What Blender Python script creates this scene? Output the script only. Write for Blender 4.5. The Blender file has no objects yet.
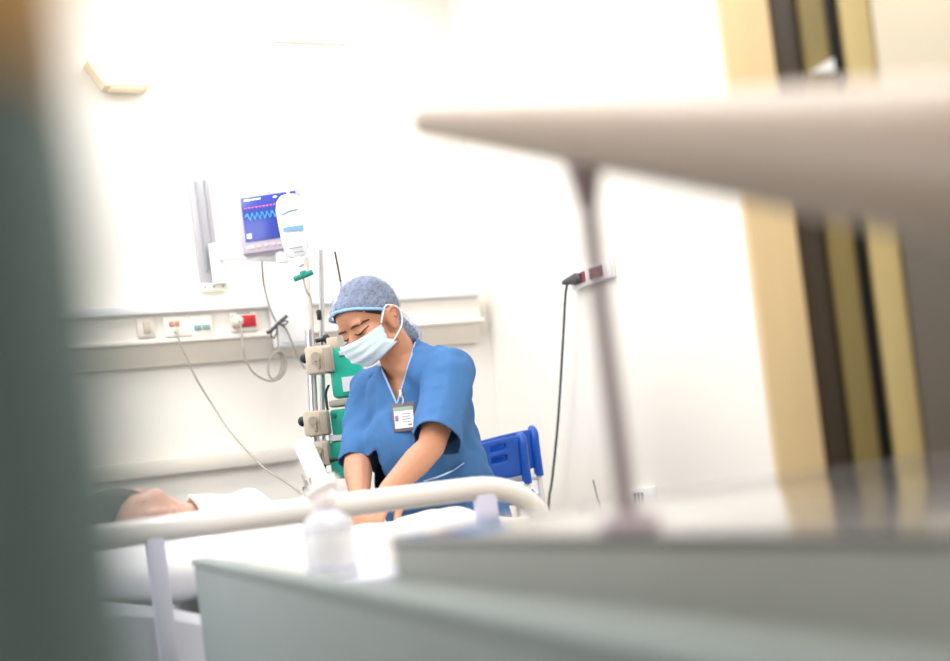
import bpy, bmesh, math, random
from mathutils import Vector, Matrix, noise
from mathutils.bvhtree import BVHTree
V = Vector
random.seed(7)
SC = bpy.context.scene
COL = SC.collection
R = math.radians

# ------------------------------------------------------------ camera
H = 0.88
FP = 1319.0                                   # focal length in pixels (50 mm on 36 mm, 950 px)
YAW, PITCH, ROLL = R(26.9), 0.0, R(7.2)
fh = V((math.sin(YAW), math.cos(YAW), 0)); rh = V((math.cos(YAW), -math.sin(YAW), 0)); Z = V((0, 0, 1))
CF = fh*math.cos(PITCH) + Z*math.sin(PITCH)
U0 = Z*math.cos(PITCH) - fh*math.sin(PITCH)
CR = rh*math.cos(ROLL) - U0*math.sin(ROLL)
CU = U0*math.cos(ROLL) + rh*math.sin(ROLL)
CP = V((0, 0, H))
cd = bpy.data.cameras.new('camera'); cam = bpy.data.objects.new('camera', cd); COL.objects.link(cam)
m = Matrix.Identity(4)
for i in range(3):
    m[i][0], m[i][1], m[i][2], m[i][3] = CR[i], CU[i], -CF[i], CP[i]
cam.matrix_world = m
cd.sensor_width = 36; cd.lens = 50; cd.shift_y = 144.5/950; cd.clip_start = 0.02; cd.clip_end = 60
cd.dof.use_dof = True; cd.dof.focus_distance = 3.62; cd.dof.aperture_fstop = 1.75
SC.camera = cam

# ------------------------------------------------------------ world, lights, exposure
w = bpy.data.worlds.new('world'); SC.world = w; w.use_nodes = True
bgn = w.node_tree.nodes['Background']
bgn.inputs[0].default_value = (1, .98, .96, 1); bgn.inputs[1].default_value = 0.35
def area(name, loc, direction, sx, sy, power, col):
    l = bpy.data.lights.new(name, 'AREA'); l.shape = 'RECTANGLE'; l.size = sx; l.size_y = sy; l.energy = power; l.color = col
    o = bpy.data.objects.new(name, l); COL.objects.link(o); o.location = loc
    o.rotation_euler = V(direction).to_track_quat('-Z', 'Y').to_euler(); return o
area('ceiling_light_bed', (0.9, 3.95, 2.78), (0, .2, -1), 2.4, .9, 54, (.98, .985, 1))
area('fill_light_nurse', (1.1, 2.1, 2.78), (0.1, .2, -1), 1.6, 1.2, 48, (.98, .99, 1))  # added frontal fill that evens the light on the nurse
area('fill_light_foreground', (0.85, .55, 2.78), (0, .05, -1), 1.0, .8, 44, (1, .99, .97))  # added fill that brightens the foreground and the top of the arm
area('window_daylight', (-1.45, 2.6, 1.75), (1, .12, -.12), 1.8, 1.5, 40, (.93, .95, 1))
SC.view_settings.view_transform = 'Standard'; SC.view_settings.look = 'None'
SC.view_settings.gamma = 1; SC.view_settings.use_curve_mapping = False
SC.view_settings.exposure = 0.0

# ------------------------------------------------------------ helpers
def px(x, y, d):                              # a point of the picture at a depth
    return CP + (CF + CR*((x-475)/FP) - CU*((y-475)/FP))*d
def ray(x, y): return CF + CR*((x-475)/FP) - CU*((y-475)/FP)
def onY(x, y, Y): r = ray(x, y); return CP + r*((Y-CP.y)/r.y)
def onX(x, y, X): r = ray(x, y); return CP + r*((X-CP.x)/r.x)
def onZ(x, y, zz): r = ray(x, y); return CP + r*((zz-CP.z)/r.z)
def lin(c):
    return tuple(((v/255)/12.92 if v/255 <= .04045 else ((v/255+.055)/1.055)**2.4) for v in c)
def mat(name, rgb, rough=.55, metal=0, noise_amt=.06, scale=14, bump=0, trans=0, emit=0, sss=0, alpha=1, coat=0, stretch=None):
    mt = bpy.data.materials.new(name); mt.use_nodes = True
    nt = mt.node_tree; b = nt.nodes['Principled BSDF']; c = lin(rgb)
    b.inputs['Roughness'].default_value = rough; b.inputs['Metallic'].default_value = metal
    tc = nt.nodes.new('ShaderNodeTexCoord'); n = nt.nodes.new('ShaderNodeTexNoise'); n.inputs['Scale'].default_value = scale; n.inputs['Detail'].default_value = 4
    if stretch:
        mp = nt.nodes.new('ShaderNodeMapping'); mp.inputs['Scale'].default_value = stretch
        nt.links.new(tc.outputs['Object'], mp.inputs[0]); nt.links.new(mp.outputs[0], n.inputs['Vector'])
    else: nt.links.new(tc.outputs['Object'], n.inputs['Vector'])
    mx = nt.nodes.new('ShaderNodeMix'); mx.data_type = 'RGBA'
    mx.inputs[6].default_value = (*[v*(1-noise_amt) for v in c], 1); mx.inputs[7].default_value = (*[min(1, v*(1+noise_amt)) for v in c], 1)
    nt.links.new(n.outputs[0], mx.inputs[0]); nt.links.new(mx.outputs[2], b.inputs['Base Color'])
    if bump:
        bp = nt.nodes.new('ShaderNodeBump'); bp.inputs['Strength'].default_value = bump; bp.inputs['Distance'].default_value = .01
        nt.links.new(n.outputs[0], bp.inputs['Height']); nt.links.new(bp.outputs[0], b.inputs['Normal'])
    if trans: b.inputs['Transmission Weight'].default_value = trans
    if emit:
        nt.links.new(mx.outputs[2], b.inputs['Emission Color']); b.inputs['Emission Strength'].default_value = emit
    if sss:
        b.inputs['Subsurface Weight'].default_value = sss; b.inputs['Subsurface Radius'].default_value = (.012, .004, .002)
    if coat: b.inputs['Coat Weight'].default_value = coat; b.inputs['Coat Roughness'].default_value = .12
    if alpha < 1: b.inputs['Alpha'].default_value = alpha
    return mt
M = dict(
    wall=mat('wall_paint', (240, 235, 226), .7, noise_amt=.015, scale=3), ceil=mat('ceiling_paint', (240, 238, 234), .8, noise_amt=.01),
    floor=mat('vinyl_floor', (104, 106, 110), .35, noise_amt=.08, scale=30), base=mat('skirting', (205, 198, 186), .5),
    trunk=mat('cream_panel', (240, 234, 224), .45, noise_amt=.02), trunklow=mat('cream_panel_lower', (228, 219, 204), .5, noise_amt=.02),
    white=mat('white_plastic', (240, 240, 240), .35, noise_amt=.02), offwhite=mat('offwhite_plastic', (226, 220, 208), .4, noise_amt=.03),
    beige=mat('beige_plastic', (196, 184, 164), .45, noise_amt=.05), grey=mat('grey_plastic', (150, 152, 156), .4), taupe=mat('taupe_plastic', (164, 152, 136), .45), dgrey=mat('dark_grey_plastic', (70, 68, 74), .45),
    black=mat('black_plastic', (22, 22, 26), .4), alu=mat('brushed_aluminium', (196, 200, 208), .28, 1, noise_amt=.08, scale=60, stretch=(1, 1, 8)),
    steel=mat('polished_steel', (205, 208, 214), .18, 1, noise_amt=.03), teal=mat('teal_plastic', (20, 188, 158), .4, noise_amt=.05),
    tealdark=mat('dark_teal_plastic', (10, 140, 124), .45), red=mat('red_plastic', (196, 34, 44), .4, noise_amt=.05), darkred=mat('dark_red_plastic', (140, 28, 48), .4, noise_amt=.1),
    orange=mat('brick_red_keys', (190, 134, 112), .5), green=mat('network_green', (120, 156, 156), .5), cablegrey=mat('grey_cable', (140, 138, 134), .5),
    cabledark=mat('dark_green_cable', (48, 66, 66), .5), cablewhite=mat('pale_cable', (150, 144, 134), .5),
    screen=mat('monitor_screen', (44, 58, 140), .2, noise_amt=.12, scale=9, emit=.55), cyan=mat('cyan_trace', (90, 215, 235), .5, emit=.8),
    redtrace=mat('red_trace', (235, 110, 130), .5, emit=.7), whitetrace=mat('white_trace', (240, 244, 255), .5, emit=.8),
    keys=mat('monitor_keys', (216, 178, 170), .5), skin=mat('skin', (198, 142, 112), .5, noise_amt=.08, scale=22, sss=.12), skinshade=mat('ear_shade', (168, 104, 84), .6), skin2=mat('patient_skin', (206, 164, 146), .55, noise_amt=.06, sss=.1),
    hair=mat('dark_hair', (34, 26, 34), .5, noise_amt=.3, scale=60, stretch=(1, 6, 1)), brow=mat('brow_hair', (70, 44, 40), .6), lash=mat('eyelash', (40, 24, 24), .6),
    cap=mat('mesh_cap', (184, 202, 238), .8, noise_amt=.12, scale=70, bump=.6), capband=mat('cap_elastic', (150, 190, 232), .8, noise_amt=.15, scale=120),
    mask=mat('mask_paper', (212, 232, 240), .8, noise_amt=.02), loop=mat('mask_loop', (246, 244, 244), .7),
    scrub=mat('blue_scrubs', (64, 113, 168), .92, noise_amt=.12, scale=7, bump=.15), piping=mat('pale_blue_piping', (160, 190, 232), .8), trouser=mat('blue_trousers', (50, 100, 166), .85, noise_amt=.1),
    shoe=mat('white_shoe', (225, 225, 225), .5), cardgrey=mat('badge_holder', (104, 96, 102), .4), card=mat('badge_card', (238, 236, 238), .5, noise_amt=.02), cardgreen=mat('badge_strip', (150, 176, 150), .5), cardink=mat('badge_ink', (120, 120, 130), .6), photo=mat('badge_photo', (190, 170, 180), .6),
    chair=mat('blue_chair_plastic', (0, 78, 178), .35, noise_amt=.06), casing=mat('monitor_casing', (184, 176, 192), .4, noise_amt=.02), track=mat('track_grey', (168, 166, 170), .4), sheet=mat('white_sheet', (222, 216, 210), .85, noise_amt=.04, scale=6, bump=.2), pillow=mat('pillow_cotton', (244, 243, 246), .85, noise_amt=.02),
    mattress=mat('mattress_cover', (206, 208, 220), .5), railm=mat('rail_enamel', (240, 238, 236), .14, .0, noise_amt=.02, coat=.6), lav=mat('lavender_plastic', (214, 214, 236), .35, noise_amt=.03),
    bottle=mat('clear_bottle', (246, 247, 255), .2, noise_amt=.02, trans=.5), pump=mat('pump_plastic', (248, 240, 238), .35), ivbag=mat('iv_bottle_plastic', (248, 249, 255), .3, noise_amt=.01, trans=.15), ivlabel=mat('iv_label_blue', (120, 170, 210), .5), tealmark=mat('iv_label_teal', (90, 150, 160), .5),
    tube=mat('clear_tubing', (196, 186, 190), .3, trans=.2), sidepanel=mat('panel_side', (126, 138, 136), .5, noise_amt=.05), ttop=mat('trolley_top', (226, 226, 236), .18, noise_amt=.02, coat=.4),
    slab=mat('grey_laminate', (104, 104, 104), .13, noise_amt=.04, coat=.6), slabfront=mat('grey_laminate_front', (190, 194, 190), .4, noise_amt=.04), slabdark=mat('dark_grey_steel', (96, 108, 106), .4),
    postm=mat('post_grey', (160, 142, 148), .4), bar=mat('beige_tube', (176, 158, 142), .4, noise_amt=.03), woodl=mat('light_wood', (226, 198, 150), .5, noise_amt=.1, scale=5, stretch=(6, 6, .6)), woods=mat('straw_wood', (192, 170, 116), .5, noise_amt=.1, scale=5, stretch=(6, 6, .6)), woodo=mat('olive_wood', (130, 114, 66), .5, noise_amt=.14, scale=5, stretch=(6, 6, .6)),
    woodshade=mat('slot_shade_wood', (62, 50, 36), .5, noise_amt=.15, scale=5, stretch=(6, 6, .6)), woodp=mat('pale_beige_laminate', (236, 224, 200), .5, noise_amt=.05), woodg=mat('dark_taupe_laminate', (92, 84, 74), .5, noise_amt=.05),
    door=mat('grey_green_paint', (94, 114, 114), .6, noise_amt=.05), doorwood=mat('brown_wood', (212, 164, 96), .5, noise_amt=.15, scale=5, stretch=(1, 1, 6)), glass=mat('frosted_glass', (140, 144, 126), .4), lampglow=mat('lamp_diffuser', (238, 222, 190), .6, noise_amt=.02),
)
nt = M['cap'].node_tree; n1 = nt.nodes.new('ShaderNodeTexNoise'); n1.inputs['Scale'].default_value = 95; n1.inputs['Detail'].default_value = 5; n1.inputs['Distortion'].default_value = 1.2
rm_ = nt.nodes.new('ShaderNodeMapRange'); rm_.inputs[1].default_value = .36; rm_.inputs[2].default_value = .66; rm_.inputs[3].default_value = .28; rm_.inputs[4].default_value = .47
t_ = nt.nodes.new('ShaderNodeTexCoord'); nt.links.new(t_.outputs['Object'], n1.inputs['Vector']); nt.links.new(n1.outputs[0], rm_.inputs[0]); nt.links.new(rm_.outputs[0], nt.nodes['Principled BSDF'].inputs['Alpha'])
def wmat(o):
    mm = Matrix.LocRotScale(o.location, o.rotation_euler, o.scale)
    return wmat(o.parent) @ mm if o.parent else mm
def thing(name, label, cat, loc=(0, 0, 0), rot=(0, 0, 0), group=None):
    o = bpy.data.objects.new(name, None); COL.objects.link(o); o.empty_display_size = .1
    o.location = loc; o.rotation_euler = rot; return tag(o, label, cat, group)
def tag(o, label, cat, group=None):
    o['label'] = label; o['category'] = cat
    if group: o['group'] = group
    return o
def struct(o): o['kind'] = 'structure'; return o
def obj(name, bm, material, parent=None, world=True, smooth=True, ang=38, label=None, origin=None):
    """bm in world coordinates (world=True) or in the parent's frame."""
    if isinstance(bm, bpy.types.Mesh): me = bm
    else:
        bmesh.ops.recalc_face_normals(bm, faces=bm.faces[:]); me = bpy.data.meshes.new(name); bm.to_mesh(me); bm.free()
    o = bpy.data.objects.new(name, me); COL.objects.link(o)
    if parent: o.parent = parent
    if world:
        if parent: me.transform(wmat(parent).inverted())
        if not parent or origin is not None or len(me.vertices):
            cs = [v.co for v in me.vertices]
            if origin is not None: c = V(origin)
            elif parent: c = sum(cs, V())/len(cs)
            else: c = V((sum(v.x for v in cs)/len(cs), sum(v.y for v in cs)/len(cs), min(v.z for v in cs)))
            me.transform(Matrix.Translation(-c)); o.location = c
    for mt in (material if isinstance(material, (list, tuple)) else [material]): me.materials.append(mt)
    if smooth:
        me.polygons.foreach_set('use_smooth', [True]*len(me.polygons)); me.set_sharp_from_angle(angle=R(ang))
    if label: o['label'] = label
    return o
def nb(): return bmesh.new()
def frame(x, y, z, o=(0, 0, 0)):
    mm = Matrix.Identity(4)
    for i in range(3): mm[i][0], mm[i][1], mm[i][2], mm[i][3] = x[i], y[i], z[i], o[i]
    return mm
def box(bm, c, s, mtx=None, bev=0, seg=2):
    r = bmesh.ops.create_cube(bm, size=1); vs = r['verts']
    for v in vs: v.co = V((v.co.x*s[0]+c[0], v.co.y*s[1]+c[1], v.co.z*s[2]+c[2]))
    if bev:
        es = list({e for v in vs for e in v.link_edges})
        rr = bmesh.ops.bevel(bm, geom=es, offset=bev, segments=seg, affect='EDGES', profile=.5); vs = list({v for f in rr['faces'] for v in f.verts} | {v for v in vs if v.is_valid})
    if mtx:
        for v in vs: v.co = mtx @ v.co
    return bm
def cyl(bm, a, b, r1, r2=None, seg=20, mtx=None):
    a, b = V(a), V(b); r2 = r1 if r2 is None else r2; d = b-a
    rr = bmesh.ops.create_cone(bm, cap_ends=True, segments=seg, radius1=r1, radius2=r2, depth=d.length)
    q = Matrix.Translation((a+b)/2) @ d.to_track_quat('Z', 'Y').to_matrix().to_4x4()
    for v in rr['verts']: v.co = (mtx @ (q @ v.co)) if mtx else q @ v.co
    return bm
def ell(bm, c, r, mtx=None, sub=3, rot=None):
    rr = bmesh.ops.create_icosphere(bm, subdivisions=sub, radius=1)
    r = (r, r, r) if isinstance(r, (int, float)) else r
    for v in rr['verts']:
        p = V((v.co.x*r[0], v.co.y*r[1], v.co.z*r[2]))
        if rot: p = rot @ p
        p = p + V(c); v.co = (mtx @ p) if mtx else p
    return bm
def hull(bm, items, mtx=None, sub=2):
    tb = nb()
    for c, r in items: ell(tb, c, r, None, sub)
    bmesh.ops.convex_hull(tb, input=tb.verts[:])
    loose = [v for v in tb.verts if not v.link_faces]; bmesh.ops.delete(tb, geom=loose, context='VERTS')
    mp = {v: bm.verts.new((mtx @ v.co) if mtx else v.co) for v in tb.verts}
    for f in tb.faces: bm.faces.new([mp[v] for v in f.verts])
    tb.free(); return bm
def smooth_pts(pts, n=8, closed=False):
    pts = [V(p) for p in pts]; out = []; k = len(pts)
    for i in range(k if closed else k-1):
        g = (lambda j: pts[j % k]) if closed else (lambda j: pts[max(0, min(k-1, j))])
        p0, p1, p2, p3 = g(i-1), g(i), g(i+1), g(i+2)
        for s in range(n):
            t = s/n; out.append(.5*((2*p1)+(p2-p0)*t+(2*p0-5*p1+4*p2-p3)*t*t+(3*p1-p0-3*p2+p3)*t**3))
    if not closed: out.append(pts[-1])
    return out
def tube(bm, pts, r, seg=8, smooth=8, closed=False, flat=None):
    P = smooth_pts(pts, smooth, closed) if smooth else [V(p) for p in pts]
    rings = []; up = None; k = len(P)
    for i, p in enumerate(P):
        t = (P[(i+1) % k]-P[i-1]) if closed else (P[min(k-1, i+1)]-P[max(0, i-1)])
        t = t.normalized() if t.length > 1e-9 else V((0, 0, 1))
        if up is None: up = t.orthogonal().normalized() if flat is None else (V(flat)-t*t.dot(V(flat))).normalized()
        up = (up - t*t.dot(up)).normalized(); sd = t.cross(up)
        rr = r(i/(k-1)) if callable(r) else r
        ra, rb = rr if isinstance(rr, tuple) else (rr, rr)
        rings.append([bm.verts.new(p + up*math.cos(a)*ra + sd*math.sin(a)*rb) for a in [2*math.pi*j/seg for j in range(seg)]])
    for i in range(k if closed else k-1):
        A, B = rings[i], rings[(i+1) % k]
        for j in range(seg): bm.faces.new([A[j], A[(j+1) % seg], B[(j+1) % seg], B[j]])
    if not closed: bm.faces.new(rings[0][::-1]); bm.faces.new(rings[-1])
    return bm
def lathe(bm, prof, mtx=None, seg=28, sc=(1, 1)):
    rings = []
    for r, z in prof: rings.append([bm.verts.new((mtx or Matrix()) @ V((r*sc[0]*math.cos(2*math.pi*j/seg), r*sc[1]*math.sin(2*math.pi*j/seg), z))) for j in range(seg)])
    for A, B in zip(rings, rings[1:]):
        for j in range(seg): bm.faces.new([A[j], A[(j+1) % seg], B[(j+1) % seg], B[j]])
    bm.faces.new(rings[0][::-1]); bm.faces.new(rings[-1]); return bm
def prism(bm, poly, a, b, axes):
    """polygon (u, v) extruded from a to b along axes[2]"""
    u, v, n = axes
    A = [bm.verts.new(u*p[0]+v*p[1]+n*a) for p in poly]; B = [bm.verts.new(u*p[0]+v*p[1]+n*b) for p in poly]
    bm.faces.new(A[::-1]); bm.faces.new(B); k = len(poly)
    for i in range(k): bm.faces.new([A[i], A[(i+1) % k], B[(i+1) % k], B[i]])
    return bm
def evaluated(bm, mods):
    me = bpy.data.meshes.new('tmp'); bm.to_mesh(me); bm.free()
    o = bpy.data.objects.new('tmp', me); COL.objects.link(o)
    for kind, kw in mods:
        md = o.modifiers.new(kind, kind)
        for k, val in kw.items(): setattr(md, k, val)
    dg = bpy.context.evaluated_depsgraph_get(); res = bpy.data.meshes.new_from_object(o.evaluated_get(dg))
    bpy.data.objects.remove(o); bpy.data.meshes.remove(me); return res
def blob(bm, voxel=.006, it=6):
    return evaluated(bm, [('REMESH', dict(mode='VOXEL', voxel_size=voxel)), ('SMOOTH', dict(factor=.5, iterations=it))])
X, Y = V((1, 0, 0)), V((0, 1, 0))

# ------------------------------------------------------------ the room
corner = px(488, 330, 5.2); XW, YW = corner.x, corner.y
XL, YF, HC = -1.6, -1.4, 2.82
struct(obj('floor', box(nb(), ((XW+XL)/2, (YW+YF)/2, -.05), (XW-XL+.2, YW-YF+.2, .1)), M['floor'], smooth=False))
struct(obj('ceiling', box(nb(), ((XW+XL)/2, (YW+YF)/2, HC+.05), (XW-XL+.2, YW-YF+.2, .1)), M['ceil'], smooth=False))
struct(obj('wall_back', box(nb(), ((XW+XL)/2, YW+.06, HC/2), (XW-XL+.24, .12, HC)), M['wall'], smooth=False))
struct(obj('wall_right', box(nb(), (XW+.06, (YW+YF)/2, HC/2), (.12, YW-YF, HC)), M['wall'], smooth=False))
struct(obj('wall_front', box(nb(), ((XW+XL)/2, YF-.06, HC/2), (XW-XL+.24, .12, HC)), M['wall'], smooth=False))
bl = nb()                                     # left wall with a window opening
for y0, y1, z0, z1 in ((YF, 1.6, 0, HC), (3.6, YW, 0, HC), (1.6, 3.6, 0, .95), (1.6, 3.6, 2.55, HC)):
    box(bl, (XL-.06, (y0+y1)/2, (z0+z1)/2), (.12, y1-y0, z1-z0))
struct(obj('wall_left', bl, M['wall'], smooth=False))
wf = nb()
for y in (1.63, 2.6, 3.57): box(wf, (XL-.06, y, 1.75), (.05, .06, 1.6))
for z in (.98, 2.52): box(wf, (XL-.06, 2.6, z), (.05, 2.0, .06))
struct(obj('window_1', wf, M['white'], smooth=False))
struct(obj('baseboard_right', box(nb(), (XW-.008, (YW+YF)/2, .05), (.016, YW-YF, .1)), M['base'], smooth=False))
struct(obj('baseboard_back', box(nb(), ((XW+XL)/2, YW-.008, .05), (XW-XL-.04, .016, .1)), M['base'], smooth=False))
a, b = onY(140, 470, YW-.03), onY(303, 452, YW-.03)
zb = (a.z+b.z)/2; xe = onY(301, 452, YW-.03).x
bm = nb(); box(bm, ((XL+.1+xe)/2, YW-.028, zb), (xe-XL-.1, .03, .06), bev=.012)
struct(obj('trim_1', bm, M['offwhite']))
struct(obj('trim_2', box(nb(), ((onY(265, 42, YW).x+onY(350, 44, YW).x)/2, YW-.008, onY(305, 43, YW).z), (.30, .014, .005)), M['offwhite'], smooth=False))

# ------------------------------------------------------------ bedhead trunking on the back wall
TY = YW-.075                                  # front plane
zt0 = onY(300, 297, TY-.02).z; zt1 = onY(300, 306, TY-.02).z; zt2 = onY(430, 322, TY).z; zt3 = onY(430, 346, YW-.03).z
tx0 = XL+.1; tx1 = onY(478, 300, TY).x
tr = thing('bedhead_trunking', 'long cream bedhead trunking with sockets along the back wall', 'trunking', ((tx0+tx1)/2, YW-.04, zt3))
ax = (Y, Z, X)
obj('body', prism(nb(), [(TY, zt2), (YW-.001, zt2), (YW-.001, zt1), (TY, zt1)], tx0, tx1, ax), M['trunk'], tr)
obj('top_ledge', box(nb(), ((tx0+tx1)/2, (TY-.03+YW)/2, (zt0+zt1)/2), (tx1-tx0+.01, YW-TY+.028, zt0-zt1), bev=.006), M['white'], tr)
obj('lower_lip', box(nb(), ((tx0+tx1)/2+.004, (TY-.012+YW)/2, zt2-.006), (tx1-tx0+.02, YW-TY+.010, .016), bev=.004), M['trunk'], tr)
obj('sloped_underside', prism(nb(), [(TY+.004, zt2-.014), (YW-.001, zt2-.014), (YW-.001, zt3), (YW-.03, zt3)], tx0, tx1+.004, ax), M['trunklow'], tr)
def plate(name, label, x, y, w, h, group=None):
    p = onY(x, y, TY); t = thing(name, label, 'socket', (p.x, TY-.001, p.z), group=group); t.scale = (.8, 1, .8)
    obj('face_plate', box(nb(), (0, -.006, 0), (w, .010, h), bev=.003), M['trunk' if name != 'light_switch' else 'offwhite'], t, world=False)
    return t
t = plate('light_switch', 'small cream light switch, leftmost plate on the bedhead trunking', 145, 328, .075, .085)
t['category'] = 'switch'
obj('rocker', box(nb(), (.004, -.013, 0), (.03, .008, .05), bev=.003), M['beige'], t, world=False)
t = plate('nurse_call_socket', 'cream nurse call plate with reddish keys and a thin cord plugged in', 177, 327, .12, .09)
for dx in (-.013, .013): obj('call_key', box(nb(), (-.015+dx, -.013, .012), (.02, .008, .022), bev=.002), M['orange'], t, world=False)
obj('cord_inlet', cyl(nb(), (-.012, -.03, -.022), (-.012, -.008, -.022), .009), M['beige'], t, world=False)
CALL = V(t.location)+V((-.012, -.03, -.022))
t = plate('network_socket', 'white data plate with two grey-green ports', 201, 327, .095, .10)
for dx in (-.019, .019): obj('port', box(nb(), (dx, -.013, -.004), (.032, .008, .022), bev=.002), M['green'], t, world=False)
t = plate('double_socket', 'red double power socket with a white plug on the bedhead trunking', 243, 322, .125, .085)
obj('socket_insert', box(nb(), (0, -.013, 0), (.108, .01, .052), bev=.003), M['red'], t, world=False, label='red insert with two outlets')
bm = nb()
for dx in (-.006, .006): box(bm, (.03+dx, -.0185, .006), (.003, .002, .012))
cyl(bm, (.03, -.0195, -.011), (.03, -.0175, -.011), .003)
obj('pin_slots', bm, M['darkred'], t, world=False)
obj('title_strip', box(nb(), (0, -.0115, .037), (.06, .002, .005)), M['grey'], t, world=False)
RS_ = V(t.location)
pl = obj('power_plug', lathe(nb(), [(.012, 0), (.021, .004), (.021, .02), (.013, .032)], Matrix.Translation(RS_+V((-.03, -.018, 0))) @ Matrix.Rotation(R(90), 4, 'X')), M['offwhite'])
tag(pl, 'round pale plug pushed into the red double socket', 'plug')

# small fixture high on the wall at the left
p0, p1 = onY(98, 62, YW-.06), onY(160, 62, YW-.06); q1 = onY(150, 87, YW-.06)
t = thing('wall_lamp', 'pale cream reading lamp high on the back wall beside the dark door', 'lamp', ((p0.x+p1.x)/2-.02, YW, (p0.z+q1.z)/2))
hw = (p1.x-p0.x)/2+.02; hz = (p0.z-q1.z)/2
obj('housing', prism(nb(), [(-hw, hz), (hw, hz), (hw-.05, -hz), (-hw+.05, -hz)], -.07, -.001, (X, Z, Y)), M['lampglow'], t, world=False)
obj('diffuser', box(nb(), (0, -.04, -hz-.004), (2*hw-.14, .05, .01), bev=.003), M['lampglow'], t, world=False)

# ------------------------------------------------------------ monitor on its wall mount
a = onY(206, 178, YW-.02); b = onY(213, 291, YW-.02)
a = onY(203, 178, YW-.02); xc = (a.x+b.x)/2-.01
t = thing('monitor_mount', 'white wall mounted monitor bracket with vertical track and arm', 'bracket', (xc, YW, b.z))
hz = a.z-b.z
obj('wall_track', box(nb(), (0, -.012, hz/2), (.074, .022, hz), bev=.003), M['track'], t, world=False)
bm = nb()
for dx in (-.012, .020): box(bm, (dx, -.028, hz/2+.03), (.006, .012, hz-.08), bev=.002)
obj('track_rail', bm, M['grey'], t, world=False, label='grey metal track rails')
obj('base_bracket', box(nb(), (.004, -.02, .012), (.10, .04, .026), bev=.006), M['offwhite'], t, world=False)
for dx in (-.03, .0, .035): obj('screw', cyl(nb(), (dx, -.044, .012), (dx, -.038, .012), .005, seg=10), M['grey'], t, world=False)
obj('pivot_column', cyl(nb(), (.022, -.05, .02), (.022, -.05, .16), .024), M['white'], t, world=False)
MONC = px(270, 222, 4.42)
armA = V((xc+.022, YW-.05, b.z+.125)); armB = px(276, 256, 4.5)
obj('swing_arm', tube(nb(), [armA, armA*.5+armB*.5+V((0, 0, .0)), armB], (.022), 12, 4), M['white'], t)
# monitor: own frame, turned to the camera a little and leaning
mx_ = (rh*.93-fh*.08).normalized(); mz = (Z*1.0 - mx_*.02).normalized(); my = mz.cross(mx_).normalized()  # my points away
MF = frame(mx_, my, my.cross(mx_)*-1 if False else mx_.cross(my), MONC)
mon = thing('patient_monitor', 'bedside patient monitor with blue screen and jagged cyan trace', 'monitor', MONC, MF.to_3x3().to_euler())
mw, mh = .222, .205
obj('casing', box(nb(), (0, .035, 0), (mw, .07, mh), bev=.016, seg=3), M['casing'], mon, world=False)
obj('bezel', box(nb(), (0, -.001, 0), (mw-.012, .01, mh-.012), bev=.004), M['casing'], mon, world=False)
sw, sh = .188, .148
sc_ = obj('screen', box(nb(), (.006, -.007, .016), (sw, .006, sh), bev=.001), M['screen'], mon, world=False, label='lit blue screen')
bm = nb(); pts = []
for i in range(19): pts.append(V((-.08+i*.0085, -.0108, .024+(.011 if i % 2 else -.011)*(1 if i else 0))))
tube(bm, pts, .0018, 6, 0)
obj('pulse_trace', bm, M['cyan'], mon, world=False, label='cyan zigzag trace')
bm = nb()
for i in range(13): box(bm, (-.075+i*.0125, -.0108, .054), (.007, .0012, .003))
obj('heart_trace', bm, M['redtrace'], mon, world=False, label='red dashed trace')
for nm_, c_, s_ in (('screen_text', (-.065, -.0108, .080), (.022, .0012, .005)), ('screen_text', (-.035, -.0108, .080), (.030, .0012, .003)), ('screen_text', (.03, -.0108, .079), (.012, .0012, .004)), ('screen_icon', (-.073, -.0108, -.040), (.015, .0012, .015))):
    obj(nm_, box(nb(), c_, s_), M['whitetrace'], mon, world=False)
for i, dx in enumerate((-.075, -.045, -.02, .004, .026, .048, .07)): obj('key', box(nb(), (dx, -.0075, -.078), (.026 if i == 0 else .013, .005, .009), bev=.002), M['keys' if i else 'offwhite'], mon, world=False)
obj('status_lamp', ell(nb(), (.01, -.004, .098), (.006, .004, .003)), M['grey'], mon, world=False)
obj('mount_boss', cyl(nb(), (.02, .03, -.135), (.02, .03, -.10), .022), M['white'], mon, world=False)

# ------------------------------------------------------------ white box over the trunking and cables
p = onY(291, 318, TY-.06)
zA, zB_ = onY(285, 268, TY-.06).z, onY(291, 346, TY-.06).z; xa, xb = onY(273, 318, TY-.06).x, onY(309, 318, TY-.06).x
t = thing('wall_box', 'plain white box fixed to the trunking behind the tied cable', 'box', ((xa+xb)/2, TY-.03, zB_))
obj('case', box(nb(), ((xa+xb)/2, TY-.045, (zA+zB_)/2), (xb-xa, .05, zA-zB_), bev=.006), M['white'], t)
obj('lid', box(nb(), ((xa+xb)/2, TY-.073, (zA+zB_)/2), (xb-xa-.02, .008, zA-zB_-.02), bev=.003), M['white'], t)
CY = TY-.10
def cpath(l, yy): return [onY(x, y, yy) for x, y in l]
t = thing('monitor_cable', 'grey monitor cable hanging down in a tied bundle and coil', 'cable', onY(278, 325, CY))
obj('cable_run', tube(nb(), [px(262, 262, 4.5)]+cpath([(264, 285), (270, 308), (276, 322)], CY), .0035, 8, 8), M['cablegrey'], t)
obj('cable_tail', tube(nb(), cpath([(277, 322), (285, 328), (291, 340), (297, 355), (305, 369)], CY), .0038, 8, 8), M['cablegrey'], t)
bm = nb(); tube(bm, cpath([(267, 333), (272, 330), (280, 322), (287, 316)], CY-.005), .006); tube(bm, cpath([(276, 324), (271, 334), (274, 338), (277, 332), (277, 324), (284, 321), (288, 322), (284, 325), (277, 324)], CY-.006), .0028)
obj('tied_knot', bm, M['dgrey'], t)
bm = nb(); tube(bm, cpath([(277, 325), (278, 338), (279, 352)], CY), .003)
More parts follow.
